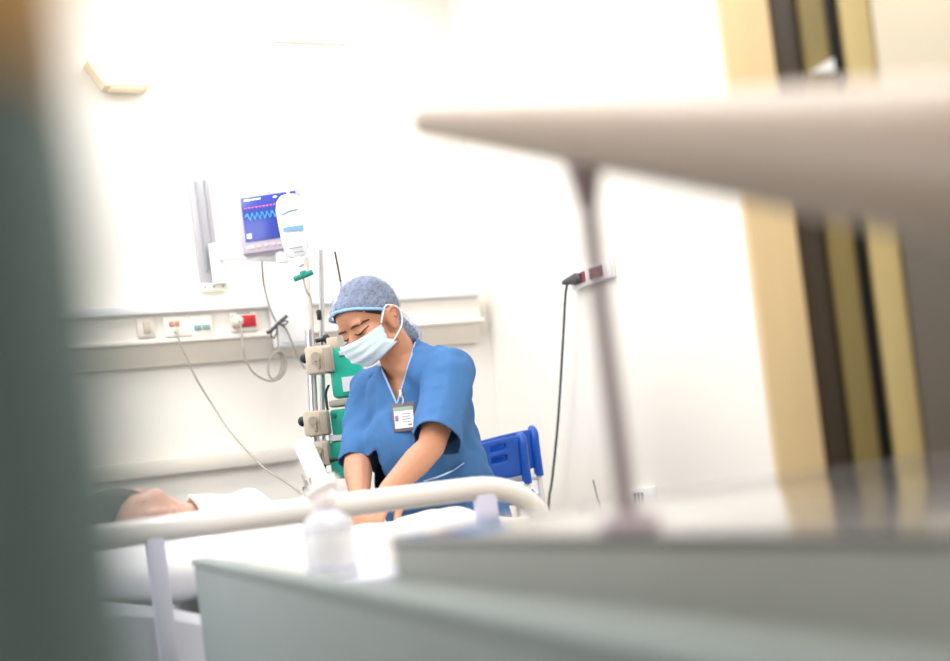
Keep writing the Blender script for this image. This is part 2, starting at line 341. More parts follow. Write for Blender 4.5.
for k in range(3):
    lp = [(275+(6.5+k*1.2)*math.cos(q)+k*1.2+2*math.sin(q)*-1, 366+(13+k*.6)*math.sin(q)) for q in [2*math.pi*i/10 for i in range(10)]]
    tube(bm, cpath(lp, CY-.004*k), .003, 8, 6, closed=True)
obj('coil', bm, M['cablewhite'], t, label='pale coiled spare length')
pp = RS_+V((-.03, -.05, -.004))
bm = tube(nb(), [pp, pp+V((0, -.012, -.012))]+cpath([(243, 345), (246, 360), (255, 374), (270, 381), (281, 377), (286, 366), (284, 356)], CY-.02), .0034)
tag(obj('power_cable', bm, M['cablewhite']), 'pale cable looping down from the red double socket', 'cable')
BEDX0, BEDX1, BEDY0, BEDY1 = .10, 2.0, 2.42, 3.12
bm = tube(nb(), [CALL, CALL+V((.0, -.012, -.012))]+cpath([(181, 345), (196, 378), (217, 412)], TY-.05)+[px(232, 434, 4.2), px(262, 466, 3.7), px(286, 482, 3.4), px(302, 494, 3.2)], .003)
tag(obj('call_cord', bm, M['cablewhite']), 'thin pale cord hanging from the nurse call plate to the bed', 'cord')

# ------------------------------------------------------------ IV stand, pumps, drip
PB = px(314, 420, 3.88); PTOP = px(306, 258, 3.88); PAX = (PTOP-PB).normalized()
def onp(z): return PB+PAX*((z-PB.z)/PAX.z)
PF0 = onp(.12)
iv = thing('iv_stand', 'steel drip stand with twin poles behind the nurse', 'stand', (PF0.x, PF0.y, 0))
ztop = px(306, 200, 3.88).z
bm = nb(); cyl(bm, PF0, onp(px(310, 330, 3.88).z), .0135)
obj('lower_pole', bm, M['alu'], iv)
pt = PTOP
obj('upper_pole', cyl(nb(), onp(px(310, 340, 3.88).z), pt, .0105, .009), M['offwhite'], iv, label='pale upper pole tube')
p2 = px(323, 420, 3.92); p2t = px(321, 250, 3.92); p2b = p2+(p2-p2t).normalized()*.5
obj('side_pole', cyl(nb(), p2b, p2t, .008), M['alu'], iv, label='thin steel side pole')
obj('pole_bridge', box(nb(), (onp(p2b.z)+p2b)/2, (.09, .05, .03), bev=.006), M['dgrey'], iv)
for k in range(5):
    q = 2*math.pi*k/5+.3; e = V((PF0.x+.2*math.cos(q), PF0.y+.17*math.sin(q), .075))
    lg = obj('leg', tube(nb(), [(PF0.x, PF0.y, .13), (PF0.x+.1*math.cos(q), PF0.y+.1*math.sin(q), .11), e], .013, 8, 4), M['alu'], iv)
    obj('castor', cyl(nb(), e+V((-.011, 0, -.045)), e+V((.011, 0, -.045)), .03, seg=16), M['black'], lg)
h0 = px(340, 278, 3.95); h1 = px(335, 252, 3.95); h2 = px(332, 236, 3.95)
obj('hook_rod', tube(nb(), [px(352, 352, 3.95), h0, h1], .0035, 8, 2), M['dgrey'], iv, label='dark thin rod beside the pole')
obj('rod_tip', tube(nb(), [h1, h2], .0025, 8, 2), M['offwhite'], iv)
hk = px(288, 190, 3.86)
obj('hanger', tube(nb(), [V((pt.x, pt.y, pt.z-.01)), V((pt.x, pt.y, pt.z+.15)), px(301, 193, 3.87), px(295, 184, 3.86), px(289, 185, 3.86), hk], .0035, 8, 5), M['white'], iv)
kp = px(321, 341, 3.9)
bm = nb(); cyl(bm, kp+V((-.02, -.01, 0)), kp+V((.014, -.014, .004)), .006); ell(bm, kp+V((.012, -.014, .004)), (.012, .012, .014))
obj('clamp_knob', bm, M['black'], iv, label='black clamp knob')
kc = px(319, 315, 3.9); obj('cable_clip', box(nb(), kc, (.012, .014, .03), bev=.003), M['black'], iv)
pumpfr = frame(rh, fh, Z)
def pump(name, label, x0, x1, y0, y1, cx0, cx1, cy0, cy1, d, group=None):
    c = px((x0+x1)/2, (y0+y1)/2, d); s = d/FP; t = thing(name, label, 'pump', c, (0, 0, -YAW), group)
    w, h = (x1-x0)*s, (y1-y0)*s
    obj('case', box(nb(), (0, .05, 0), (w, .10, h), bev=.008), M['teal'], t, world=False)
    cl = px((cx0+cx1)/2, (cy0+cy1)/2, d); lc = wmat(t).inverted() @ cl; cw, ch = (cx1-cx0)*s, (cy1-cy0)*s
    obj('pole_clamp', box(nb(), (lc.x, -.005, lc.z), (cw, .06, ch), bev=.007), M['beige'], t, world=False, label='beige pole clamp')
    bm = nb(); cyl(bm, (lc.x-cw*.1, -.05, lc.z+ch*.1), (lc.x-cw*.1, -.03, lc.z+ch*.1), ch*.17); box(bm, (lc.x-cw*.02, -.042, lc.z-ch*.12), (.008, .014, ch*.45), bev=.003)
    obj('clamp_jaw', box(nb(), (lc.x+cw*.32, -.008, lc.z-ch*.05), (cw*.30, .07, ch*.9), bev=.004), M['taupe'], t, world=False, label='taupe clamp jaw')
    obj('clamp_lever', bm, M['taupe'], t, world=False, label='taupe clamp lever')
    kx = lc.x-cw/2
    obj('knob', ell(nb(), (kx-.006, -.005, lc.z+ch*.15), (.013, .013, .015)), M['black'], t, world=False)
    return t, w, h, lc
DP = 3.84
t, w_, h_, lc = pump('infusion_pump', 'large teal infusion pump, topmost on the drip stand', 330, 362, 347, 396, 307, 334, 347, 374, DP)
obj('label_plate', box(nb(), (w_*.10, -.004, h_*.38), (w_*.5, .006, .014), bev=.002), M['lav'], t, world=False)
obj('paper_note', box(nb(), (w_*.12, -.004, -h_*.26), (w_*.55, .004, h_*.30)), M['card'], t, world=False, label='white paper note')
obj('rear_block', box(nb(), (-w_*.32, .03, h_/2+.016), (.034, .05, .035), bev=.004), M['beige'], t, world=False)
t, w_, h_, lc = pump('infusion_pump', 'medium teal infusion pump in the middle of the drip stand stack', 331, 362, 408, 436, 305, 330, 411, 436, DP)
obj('label_plate', box(nb(), (w_*.1, -.004, 0), (.014, .006, h_*.7), bev=.002), M['lav'], t, world=False)
obj('top_edge', box(nb(), (-w_*.1, .04, h_/2+.018), (w_*.8, .08, .018), bev=.004), M['beige'], t, world=False)
obj('key', box(nb(), (-w_*.36, -.004, h_*.3), (.010, .006, .014), bev=.002), M['tealdark'], t, world=False)
t, w_, h_, lc = pump('infusion_pump', 'lowest teal infusion pump beside the nurse sleeve', 330, 358, 441, 478, 312, 331, 441, 466, DP)
obj('outlet_port', box(nb(), (-w_*.55, -.01, -h_*.42), (.03, .03, .028), bev=.004), M['offwhite'], t, world=False)
obj('top_edge', box(nb(), (0, .04, h_/2+.012), (w_*.9, .08, .02), bev=.004), M['white'], t, world=False)
obj('power_lead', tube(nb(), [px(x, y, DP-.03) for x, y in ((342, 459), (333, 460), (326, 464), (322, 470))], .0055), M['black'], t, label='black power lead')
bm = tube(nb(), [px(x, y, DP-.02) for x, y in ((329, 385), (326, 393), (327, 405), (328, 410))], .004)
tag(obj('pump_lead', bm, M['black']), 'short black lead dangling between the two upper pumps', 'lead')
# drip bottle
iC = px(290, 223, 3.83)
ib = thing('iv_bottle', 'white plastic drip bottle hanging in front of the monitor', 'bottle', px(288, 192, 3.83))
top = px(288, 194, 3.83); bot = px(297, 257, 3.83); axd = (top-bot).normalized()
sx = rh.copy(); sx = (sx-axd*axd.dot(sx)).normalized(); fr = frame(sx, axd.cross(sx), axd, bot); L = (top-bot).length
obj('body', lathe(nb(), [(.0, -.002), (.022, 0), (.032, .012), (.037, .04), (.041, L*.55), (.042, L*.78), (.036, L*.90), (.022, L*.98), (.004, L)], fr, sc=(1, .6)), M['ivbag'], ib)
bm = nb(); tube(bm, [top, top+axd*.01+sx*-.004, top+axd*.014, top+axd*.01+sx*.006, top], .0025, 6, 5); obj('hanging_loop', bm, M['lav'], ib)
bm = nb(); box(bm, (.004, -.0268, L*.42), (.058, .003, .012), fr); obj('label_band', bm, M['ivlabel'], ib, label='pale blue label band')
bm = nb(); tube(bm, [fr @ V((-.024, -.0255, L*.655)), fr @ V((.0, -.0275, L*.695)), fr @ V((.024, -.0265, L*.71))], .0016); obj('label_mark', bm, M['tealmark'], ib)
bm = nb(); box(bm, (.004, -.026, L*.12), (.038, .002, .003), fr); box(bm, (.01, -.026, L*.05), (.028, .002, .003), fr); obj('graduation', bm, M['grey'], ib)
dt = px(303, 276, 3.82)
obj('drip_chamber', cyl(nb(), bot+axd*.004, dt+V((0, 0, .03)), .012, .009), M['ivbag'], ib)
bm = nb(); cA, cB = px(294, 279.5, 3.81), px(313, 272, 3.81); tube(bm, [cA, cB], .008, 8, 2); box(bm, (cA+cB)/2+V((0, 0, .004)), (.016, .018, .02), bev=.003)
obj('roller_clamp', bm, M['tealdark'], ib, label='teal green clamp on the drip line')
obj('drip_line', tube(nb(), [dt, px(306, 290, 3.82), px(311, 300, 3.84), px(313, 330, 3.84), px(315, 400, 3.83), px(320, 470, 3.8)], .003), M['tube'], ib)

# ------------------------------------------------------------ blue chairs stacked at the right wall
def chair(loc, label):
    t = thing('plastic_chair', label, 'chair', (loc.x, loc.y, 0), (0, 0, -YAW+R(10)), 'stacked blue chairs'); z0 = loc.z
    W = .40
    bm = nb(); n = 14; rows = 7; vs = []
    for i in range(n+1):
        u = i/n; x = -W+u*W; zt = z0-.008-.055*(1-u)**1.4; zl = z0-.135-.01*math.sin(u*math.pi)
        vs.append([(x, -.03-.05*math.sin(u*math.pi)+.0*k, zl+(zt-zl)*k/rows) for k in range(rows+1)])
    g = [[bm.verts.new(c) for c in col] for col in vs]
    for i in range(n):
        for k in range(rows):
            if k in (4, 5) and False: continue
            if i in (10, 11) and k in (3, 5): continue
            bm.faces.new([g[i][k], g[i+1][k], g[i+1][k+1], g[i][k+1]])
    o = obj('backrest', bm, M['chair'], t, world=False); md = o.modifiers.new('s', 'SOLIDIFY'); md.thickness = .022; md = o.modifiers.new('b', 'BEVEL'); md.width = .004; md.segments = 2
    for sx_ in (-W, .0):
        obj('upright_sleeve', tube(nb(), [(sx_, -.03, z0-.165), (sx_, -.03, z0-.07), (sx_+.002, -.025, z0-.022), (sx_, .0, z0-.006)], lambda q: .016-.003*q, 12, 5), M['chair'], t, world=False)
        obj('leg', tube(nb(), [(sx_, -.03, z0-.16), (sx_, -.03, .3), (sx_, -.05, 0)], .0095, 10, 3), M['white'], t, world=False, label='white tubular leg')
        obj('leg', tube(nb(), [(sx_, .0, z0-.23), (sx_, .36, z0-.24), (sx_, .40, .2), (sx_, .42, 0)], .0095, 10, 3), M['white'], t, world=False, label='white tubular leg')
    obj('crossbar', tube(nb(), [(-W, -.03, z0-.165), (0, -.03, z0-.165)], .011, 10, 2), M['white'], t, world=False, label='white crossbar')
    obj('seat', box(nb(), (-W/2, .19, z0-.215), (W-.03, .40, .025), bev=.011), M['chair'], t, world=False)
    return t
chair(px(519, 433, 4.25), 'blue plastic chair with slotted back, nearer one of the stack by the right wall')
chair(px(531, 427, 4.38), 'blue plastic chair mostly hidden behind another, touching the right wall side')

# ------------------------------------------------------------ sockets and cord on the right wall
def rplate(label, x, y, w, h):
    p = onX(x, y, XW); return thing('wall_socket', label, 'socket', (XW, p.y, p.z))
t = rplate('white wall socket with dark red outlets high on the right wall', 595.5, 274.5, .2, .1)
SP = V(t.location)
d1 = onX(576, 284, XW); d2 = onX(615, 268, XW); ws = abs(d1.y-d2.y); hs = onX(613, 259, XW).z-onX(613, 279, XW).z
obj('face_plate', box(nb(), (-.012, 0, 0), (.024, ws, hs), bev=.004), M['white'], t, world=False)
def slot(dy, c, n):
    o = obj('outlet', box(nb(), (-.026, dy, 0), (.006, ws*.29, hs*.58), bev=.002), M[c], t, world=False)
    bm = nb()
    for q in (-1, 1):
        cyl(bm, (-.031, dy+q*ws*.07, hs*.13), (-.028, dy+q*ws*.07, hs*.13), .006, seg=10); box(bm, (-.0295, dy+q*ws*.07, -hs*.1), (.002, .006, .014))
    box(bm, (-.0292, dy, 0), (.0015, .003, hs*.5)); obj('outlet_face', bm, M['darkred' if c == 'red' else 'black'], o, world=False)
slot(ws*.25, 'darkred', 0); slot(-ws*.17, 'darkred', 1)
pc = thing('power_cable', 'dark green power cable hanging from the right wall socket', 'cable', SP+V((-.03, ws*.25, 0)))
pk = SP+V((-.04, ws*.27, 0))
bm = nb(); hull(bm, [(pk, (.012, .03, .02)), (pk+V((-.012, .05, -.002)), (.008, .02, .010))]); obj('plug', bm, M['dgrey'], pc)
XC = XW-.05
obj('flex', tube(nb(), [pk+V((-.012, .06, -.002)), onX(571, 280, XC), onX(566, 290, XC), onX(563, 340, XC), onX(558, 420, XC), onX(552, 480, XC), onX(549, 500, XC), onX(546, 560, XC)], .0045), M['cabledark'], pc)
t = rplate('low white wall socket with three dark slots near the table edge', 643, 499, .1, .1)
d1 = onX(627, 515, XW); d2 = onX(655, 510, XW); ws2 = abs(d1.y-d2.y)
obj('face_plate', box(nb(), (-.008, 0, 0), (.016, ws2, .075), bev=.003), M['white'], t, world=False)
for q in (-1, 0, 1): obj('slot', box(nb(), (-.017, q*ws2*.13, .004), (.004, ws2*.07, .036), bev=.001), M['dgrey'], t, world=False)
bm = tube(nb(), [onX(593, 480, XC), onX(597, 496, XC), onX(601, 512, XC), onX(603, 540, XC)], .003)
tag(obj('loose_cord', bm, M['cablegrey']), 'short dark loose cord low on the right wall', 'cord')

# ------------------------------------------------------------ hospital bed
zm = .61                                       # mattress top at the foot
bed = thing('hospital_bed', 'white hospital bed with enamelled side rails under the patient', 'bed', ((BEDX0+BEDX1)/2, (BEDY0+BEDY1)/2, 0))
bm = nb(); box(bm, ((BEDX0+BEDX1)/2, (BEDY0+BEDY1)/2, .50), (BEDX1-BEDX0-.1, BEDY1-BEDY0-.1, .06), bev=.01)
box(bm, ((BEDX0+BEDX1)/2, (BEDY0+BEDY1)/2, .34), (BEDX1-BEDX0-.7, .3, .26), bev=.02); obj('frame', bm, M['offwhite'], bed)
for x in (BEDX0+.25, BEDX1-.25):
    for y in (BEDY0+.12, BEDY1-.12):
        lg = obj('leg', cyl(nb(), (x, y, .10), (x, y, .48), .022), M['alu'], bed); obj('castor', cyl(nb(), (x-.015, y, .06), (x+.015, y, .06), .06, seg=20), M['dgrey'], lg)
obj('headboard', box(nb(), (BEDX0-.02, (BEDY0+BEDY1)/2, .72), (.035, BEDY1-BEDY0-.06, .42), bev=.015), M['lav'], bed)
obj('footboard', box(nb(), (BEDX1+.02, (BEDY0+BEDY1)/2, .53), (.035, BEDY1-BEDY0-.06, .34), bev=.015), M['lav'], bed)
RY = BEDY0-.03
rl, rr_ = onY(120, 530, RY), onY(482, 491, RY); zr = (onY(300, 509, RY).z+onY(450, 494, RY).z)/2
rail_end = [onY(510, 492, RY), onY(530, 506, RY), onY(545, 532, RY)]
x0r = rl.x-.02; xr = rr_.x
sr = obj('side_rail', tube(nb(), [V((x0r-.22, RY, zr-.30)), V((x0r-.22, RY, zr-.10)), V((x0r-.19, RY, zr-.01)), V((x0r-.12, RY, zr)), V((xr-.25, RY, zr)), V((xr-.08, RY, zr)), V((xr+.02, RY, zr-.004)), V((xr+.09, RY, zr-.03)), V((xr+.13, RY, zr-.075)), V((xr+.15, RY, zr-.14)), V((xr+.15, RY, zr-.30))], (.0235, .012), 14, 6, flat=(0, 0, 1)), M['railm'], bed, label='glossy white near side rail')
obj('lower_bar', tube(nb(), [V((x0r-.22, RY, zr-.29)), V((xr+.15, RY, zr-.29))], .013, 10, 2), M['railm'], sr)
for x in (onY(158, 560, RY).x, (x0r+xr)/2+.02, onY(487, 515, RY).x):
    obj('rail_post', box(nb(), (x, RY, zr-.15), (.05 if x > xr-.1 else .034, .022, .28), bev=.008), M['lav'], sr)
RY2 = BEDY1+.03
fr_ = obj('far_rail', tube(nb(), [V((.5, RY2, .50)), V((.5, RY2, .62)), V((.6, RY2, .66)), V((1.35, RY2, .66)), V((1.45, RY2, .62)), V((1.45, RY2, .50))], .014, 10, 5), M['railm'], bed)
bm = nb(); n = 24; prof = []
def mtop(x): s = max(0, min(1, (x-.45)/.45)); return .73+(zm-.73)*s*s*(3-2*s)
MX0, MX1, MY0, MY1 = BEDX0+.02, BEDX1-.02, BEDY0+.02, BEDY1-.02
poly = [(MX0, .531)]+[(MX0+(MX1-MX0)*i/n, mtop(MX0+(MX1-MX0)*i/n)) for i in range(n+1)]+[(MX1, .53)]
prism(bm, poly, MY0, MY1, (X, Z, Y))
tag(obj('mattress', bm, M['mattress']), 'pale lavender mattress lying on the hospital bed', 'mattress').modifiers.new('b', 'BEVEL').width = .02
# patient
hp = px(140, 524, 2.80); pc_y = hp.y
pz = mtop(hp.x)
P_ = thing('person', 'patient with dark hair lying in bed under a white blanket', 'person', (hp.x+.6, pc_y, zm))
bm = nb()
pyv_ = V((.10, -.97, .22)).normalized(); pzv_ = (V((-1, 0, .12))-pyv_*pyv_.dot(V((-1, 0, .12)))).normalized()
PF = frame(pyv_.cross(pzv_), pyv_, pzv_, hp)     # head turned to the side: x side, y face, z crown
ell(bm, (0, -.01, .03), (.072, .09, .085), PF); ell(bm, (0, .035, -.02), (.06, .05, .065), PF); hull(bm, [((0, .055, -.085), (.026, .022, .016)), ((.045, .01, -.06), .018), ((-.045, .01, -.06), .018)], PF)
hull(bm, [((0, .085, .01), .008), ((0, .108, -.022), .012)], PF); ell(bm, (0, .088, -.055), (.022, .011, .009), PF)
for s in (-1, 1): ell(bm, (s*.074, -.01, -.005), (.008, .018, .03), PF); ell(bm, (s*.03, .075, .012), .013, PF); ell(bm, (s*.036, .055, -.02), .028, PF)
nk = PF @ V((0, -.02, -.13)); ch = V((hp.x+.33, pc_y, mtop(hp.x+.33)+.09)); hi = V((hp.x+.66, pc_y, zm+.085))
hull(bm, [(PF @ V((0, -.02, -.04)), .05), (nk, .055)]); hull(bm, [(nk+V((.03, 0, 0)), .06), (ch+V((-.10, .14, 0)), .07), (ch+V((-.10, -.14, 0)), .07), (ch, (.13, .16, .09))]); hull(bm, [(ch, (.12, .15, .09)), (hi, (.12, .16, .085))])
for s in (-1, 1):
    kn = hi+V((.35, s*.09, -.01)); an = hi+V((.64, s*.09, -.04))
    hull(bm, [(hi+V((.02, s*.08, 0)), .08), (kn, .055)]); hull(bm, [(kn, .053), (an, .036)]); hull(bm, [(an, .036), (an+V((.05, s*.02, .05)), (.025, .03, .03))])
    sh = ch+V((-.10, s*.17, .0)); eb = ch+V((.16, s*.24, -.03)); wr = ch+V((.36, s*.23, -.03))
    hull(bm, [(sh, .05), (eb, .038)]); hull(bm, [(eb, .038), (wr, .026)]); hull(bm, [(wr, (.03, .022, .016)), (wr+V((.07, 0, 0)), (.03, .036, .014))])
    for k in range(4): tube(bm, [wr+V((.08, (k-1.5)*.02, 0)), wr+V((.13, (k-1.5)*.023, .004)), wr+V((.16, (k-1.5)*.023, -.006))], .008, 8, 3)
    tube(bm, [wr+V((.02, -s*.03, 0)), wr+V((.06, -s*.055, .004)), wr+V((.09, -s*.06, 0))], .009, 8, 3)
pb = blob(bm, .008, 6); obj('body', pb, M['skin2'], P_)
bm = nb(); ell(bm, (0, -.016, .04), (.080, .098, .092), PF); me = blob(bm, .007, 3)
bm = nb(); bm.from_mesh(me); inv = PF.inverted()
bmesh.ops.bisect_plane(bm, geom=bm.verts[:]+bm.edges[:]+bm.faces[:], plane_co=PF @ V((0, .03, .03)), plane_no=(PF.to_3x3() @ V((.35, .6, -.75))), clear_outer=True)
obj('hair', bm, M['hair'], P_)
# pillow
pm = evaluated(box(nb(), (0, 0, 0), (.44, .60, .16)), [('SUBSURF', dict(levels=5, render_levels=5, subdivision_type='CATMULL_CLARK'))])
for v in pm.vertices:
    v.co.x *= 1.12; v.co.y *= 1.12; v.co.z = v.co.z*1.2+.004*noise.noise(v.co*14)
    if v.co.z > 0: v.co.z *= 1-.80*math.exp(-((v.co.x-.02)/.13)**2-((v.co.y-.0)/.10)**2)
pm.transform(Matrix.Translation((hp.x-.0, pc_y, mtop(hp.x)+.078)))
tag(obj('pillow', pm, M['pillow']), 'white pillow under the head of the patient', 'pillow')
# blanket: height field draped over the patient
pbv = BVHTree.FromObject if False else None
bmp = nb(); bmp.from_mesh(pb)
for o in P_.children:
    if o.name.startswith('body'): mw_ = wmat(o)
for v in bmp.verts: v.co = mw_ @ v.co
tree = BVHTree.FromBMesh(bmp); bmp.free()
bx0, bx1 = hp.x+.12, MX1-.05; by0, by1 = MY0-.02, MY1+.01; nx, ny = 74, 40
hgt = [[0]*(ny+1) for _ in range(nx+1)]
for i in range(nx+1):
    for j in range(ny+1):
        x, y = bx0+(bx1-bx0)*i/nx, by0+(by1-by0)*j/ny
        h = tree.ray_cast(V((x, y, 3)), V((0, 0, -1)))[0]; base = mtop(x)+.008
        hgt[i][j] = max(base, h.z+.012) if h else base
pk_ = onY(246, 487, pc_y-.02); fk_ = onY(436, 513, BEDY0+.2)
for i in range(nx+1):
    for j in range(ny+1):
        x, y = bx0+(bx1-bx0)*i/nx, by0+(by1-by0)*j/ny
        g = math.exp(-((x-pk_.x)/.13)**2-((y-pk_.y)/.22)**2); hgt[i][j] = max(hgt[i][j], mtop(x)+(pk_.z-mtop(x))*g)
        g = math.exp(-((x-fk_.x)/.15)**4-((y-fk_.y)/.2)**4); hgt[i][j] = max(hgt[i][j], mtop(x)+(fk_.z-mtop(x))*g)
for _ in range(4):
    nh = [r_[:] for r_ in hgt]
    for i in range(nx+1):
        for j in range(ny+1):
            nbv = [hgt[a_][b_] for a_, b_ in ((i-1, j), (i+1, j), (i, j-1), (i, j+1)) if 0 <= a_ <= nx and 0 <= b_ <= ny]
            nh[i][j] = max(hgt[i][j]-.004, .4*hgt[i][j]+.6*sum(nbv)/len(nbv))
    hgt = nh
low = [[max(mtop(bx0+(bx1-bx0)*i/nx)+.004, (tree.ray_cast(V((bx0+(bx1-bx0)*i/nx, by0+(by1-by0)*j/ny, 3)), V((0, 0, -1)))[0] or V()).z+.009) for j in range(ny+1)] for i in range(nx+1)]
low = [[max(low[a_][b_] for a_ in range(max(0, i-1), min(nx, i+1)+1) for b_ in range(max(0, j-1), min(ny, j+1)+1)) for j in range(ny+1)] for i in range(nx+1)]
bm = nb(); g = []
for i in range(nx+1):
    row = []; x = bx0+(bx1-bx0)*i/nx
    for k in (2, 1): row.append(bm.verts.new((x, by0-.012-.004*k+.006*noise.noise(V((x*9, k, 0))), hgt[i][0]-.06*k)))
    for j in range(ny+1):
        y = by0+(by1-by0)*j/ny
        wv = .008*noise.noise(V((x*7+y*3, y*11, 2)))+.005*noise.noise(V((x*22, y*16, 5)))
        row.append(bm.verts.new((x, y, max(hgt[i][j]+.006+wv+abs(wv)*.3, low[i][j]))))
    for k in (1, 2): row.append(bm.verts.new((x, by1+.012+.004*k, hgt[i][ny]-.06*k)))
    g.append(row)
for i in range(nx):
    for j in range(len(g[0])-1): bm.faces.new([g[i][j], g[i+1][j], g[i+1][j+1], g[i][j+1]])
bk = obj('blanket', bm, M['sheet'], ang=80); tag(bk, 'crumpled white blanket spread over the patient in bed', 'blanket'); bk.modifiers.new('s', 'SOLIDIFY').thickness = .008
# white slanted panel and monitoring leads
pa, pb2 = px(306, 450, 3.46), px(331, 505, 3.42); dv = (pb2-pa); pxv = dv.normalized(); pyv = (fh-pxv*pxv.dot(fh)).normalized(); pzv = pxv.cross(pyv)
bm = nb(); box(bm, (dv.length/2+.02, 0, 0), (dv.length+.10, .022, .052), frame(pxv, pyv, pzv, pa), bev=.008)
pn = thing('bed_grab_handle', 'white slanted grip board standing up from the bed by the drip stand', 'handle', pb2)
obj('grip_board', bm, M['white'], pn); bm = tube(nb(), [pb2+V((0, 0, -.01)), V((pb2.x, pb2.y, .56)), V((pb2.x, pb2.y-.03, .51)), V((pb2.x, BEDY1-.04, .50))], .016, 10, 5); obj('stem', bm, M['offwhite'], pn)
for k, (xa_, ya_) in enumerate(((302, 475), (306, 481), (310, 478))):
    q0 = px(xa_, ya_, 3.2); q1_ = px(306+k*2, 497, 3.16); q2 = px(309+k, 512, 3.12)
    t = thing('monitor_lead', ['grey sensor lead, left one of the small bunch by the slanted grip', 'grey sensor lead in the middle of the small bunch by the slanted grip', 'dark sensor lead, right one of the small bunch by the slanted grip'][k], 'lead', q1_, group='sensor leads')
    obj('lead_wire', tube(nb(), [q0, q0*.5+q1_*.5+V((.004, 0, 0)), q1_, q2], .0032), M['cablegrey'], t); obj('lead_clip', tube(nb(), [q1_*.6+q0*.4, q1_+V((0, -.004, 0))], .0055, 8, 2), M['black' if k else 'dgrey'], t)

# ------------------------------------------------------------ the nurse
LS, RSh = px(450, 374, 3.50), px(369, 390, 3.74)
NB_ = px(404, 366, 3.61); PV = px(444, 522, 3.74)
nf = V((PV.x, PV.y, 0))
nurse = thing('person', 'nurse in blue scrubs, net cap and face mask leaning over the bed', 'person', nf)
Lt = (LS-RSh).normalized(); Ut = (NB_-PV).normalized(); Ft = Lt.cross(Ut).normalized(); Ut2 = Ft.cross(Lt).normalized()
TF = frame(Lt, -Ft, Ut2)                       # rotation part: x left, y back, z up
T3 = TF.to_3x3()
def at(c): m4 = TF.copy(); m4.translation = c; return m4
# head frame
ya, pi_, ti = R(46), R(29), R(7)
Fh_ = -fh*math.cos(ya)-rh*math.sin(ya); Lh = Z.cross(Fh_)
Fd = Fh_*math.cos(pi_)-Z*math.sin(pi_); Uh = Z*math.cos(pi_)+Fh_*math.sin(pi_)
Lh2 = Lh*math.cos(ti)+Uh*math.sin(ti); Uh2 = Uh*math.cos(ti)-Lh*math.sin(ti)
ear = px(391, 318, 3.50); HO = ear-Lh2*.074
HF = frame(Lh2, Fd, Uh2, HO)                   # x left, y forward, z up
bm = nb()
ell(bm, (0, -.012, .045), (.073, .093, .084), HF); ell(bm, (0, .04, .055), (.060, .048, .05), HF); ell(bm, (0, .040, -.01), (.062, .05, .06), HF)
hull(bm, [((0, .066, -.064), (.024, .02, .014)), ((.048, .012, -.048), .018), ((-.048, .012, -.048), .018)], HF)
hull(bm, [((0, .088, .018), .008), ((0, .108, -.020), .012)], HF); ell(bm, (0, .09, -.055), (.022, .011, .009), HF)
for s in (-1, 1):
    ell(bm, (s*.037, .056, -.018), .029, HF); ell(bm, (s*.030, .077, .040), (.026, .012, .009), HF); ell(bm, (s*.031, .074, .017), (.016, .014, .012), HF)
    hull(bm, [((s*.070, .008, .020), .010), ((s*.086, -.016, .024), .0085), ((s*.084, -.018, .006), .0085), ((s*.074, .002, -.024), .010)], HF)
hull(bm, [(HF @ V((0, -.015, -.045)), .052), (NB_, .055)])
hull(bm, [(NB_, .055), (LS-Lt*.03, .048), (RSh+Lt*.03, .048)]); hull(bm, [(px(410, 358, 3.60), .024), (LS-Lt*.03, .044)])
chest = NB_*.68+PV*.32; waist = NB_*.30+PV*.70
hull(bm, [(LS-Lt*.03, .05), (RSh+Lt*.03, .05), (chest, .10)])
def tor(c, rx, ry, rz): ell(bm, (0, 0, 0), (rx, ry, rz), at(c))
tor(chest, .145, .10, .15); tor(waist, .125, .10, .15); tor(PV, .155, .115, .13)
for s in (-1, 1): ell(bm, (s*.065, -.085, -.01), (.05, .045, .05), at(chest))
EL, WL = px(431, 447, 3.35), px(389, 490, 3.16); ER, WR = px(357, 460, 3.62), px(360, 496, 3.42)
def limb(*ps):
    for (p_, r_), (q_, s_) in zip(ps, ps[1:]): hull(bm, [(p_, r_), (q_, s_)])
limb((LS, .052), (LS*.5+EL*.5, .046), (EL, .036), (EL*.65+WL*.35, .038), (WL, .026)); limb((RSh, .052), (RSh*.5+ER*.5, .045), (ER, .037), (ER*.65+WR*.35, .040), (WR, .027))
def hand(w, d, n_, side):
    d = d.normalized(); n_ = (n_-d*d.dot(n_)).normalized(); s_ = d.cross(n_)*side
    kn = w+d*.085
    hull(bm, [(w+d*.01, .022), (kn+s_*.030, .011), (kn-s_*.030, .011), (w+d*.05, .02)])
    for k, (ln, sp) in enumerate(((.068, 1.5), (.078, .5), (.073, -.5), (.056, -1.5))):
        b0 = kn+s_*.0205*sp-d*.006; f1 = b0+(d+s_*.06*sp+n_*.25).normalized()*ln*.45; f2 = f1+(d+n_*.8).normalized()*ln*.32; f3 = f2+(d*.7+n_).normalized()*ln*.25
        hull(bm, [(b0, .0095), (f1, .0088)]); hull(bm, [(f1, .0088), (f2, .008)]); hull(bm, [(f2, .008), (f3, .007)])
    b0 = w+d*.025+s_*.022; f1 = b0+(d*.7+s_*.75+n_*.25)*.042; f2 = f1+(d+s_*.2+n_*.3).normalized()*.032
    hull(bm, [(b0, .013), (f1, .011)]); hull(bm, [(f1, .011), (f2, .009)])
hand(WL, (WL-EL).normalized()*.8+V((-.25, -.1, -.25)), V((-.2, .1, -1)), 1)
hand(WR, (WR-ER).normalized()*.6+(-fh)*.4+rh*.1, V((.3, -.2, -1)), -1)
hipL, hipR = PV+Lt*.085-Z*.06, PV-Lt*.085-Z*.06
hz_ = V((Lt.x, Lt.y, 0)).normalized(); fz = V((Ft.x, Ft.y, 0)).normalized()
legs = []
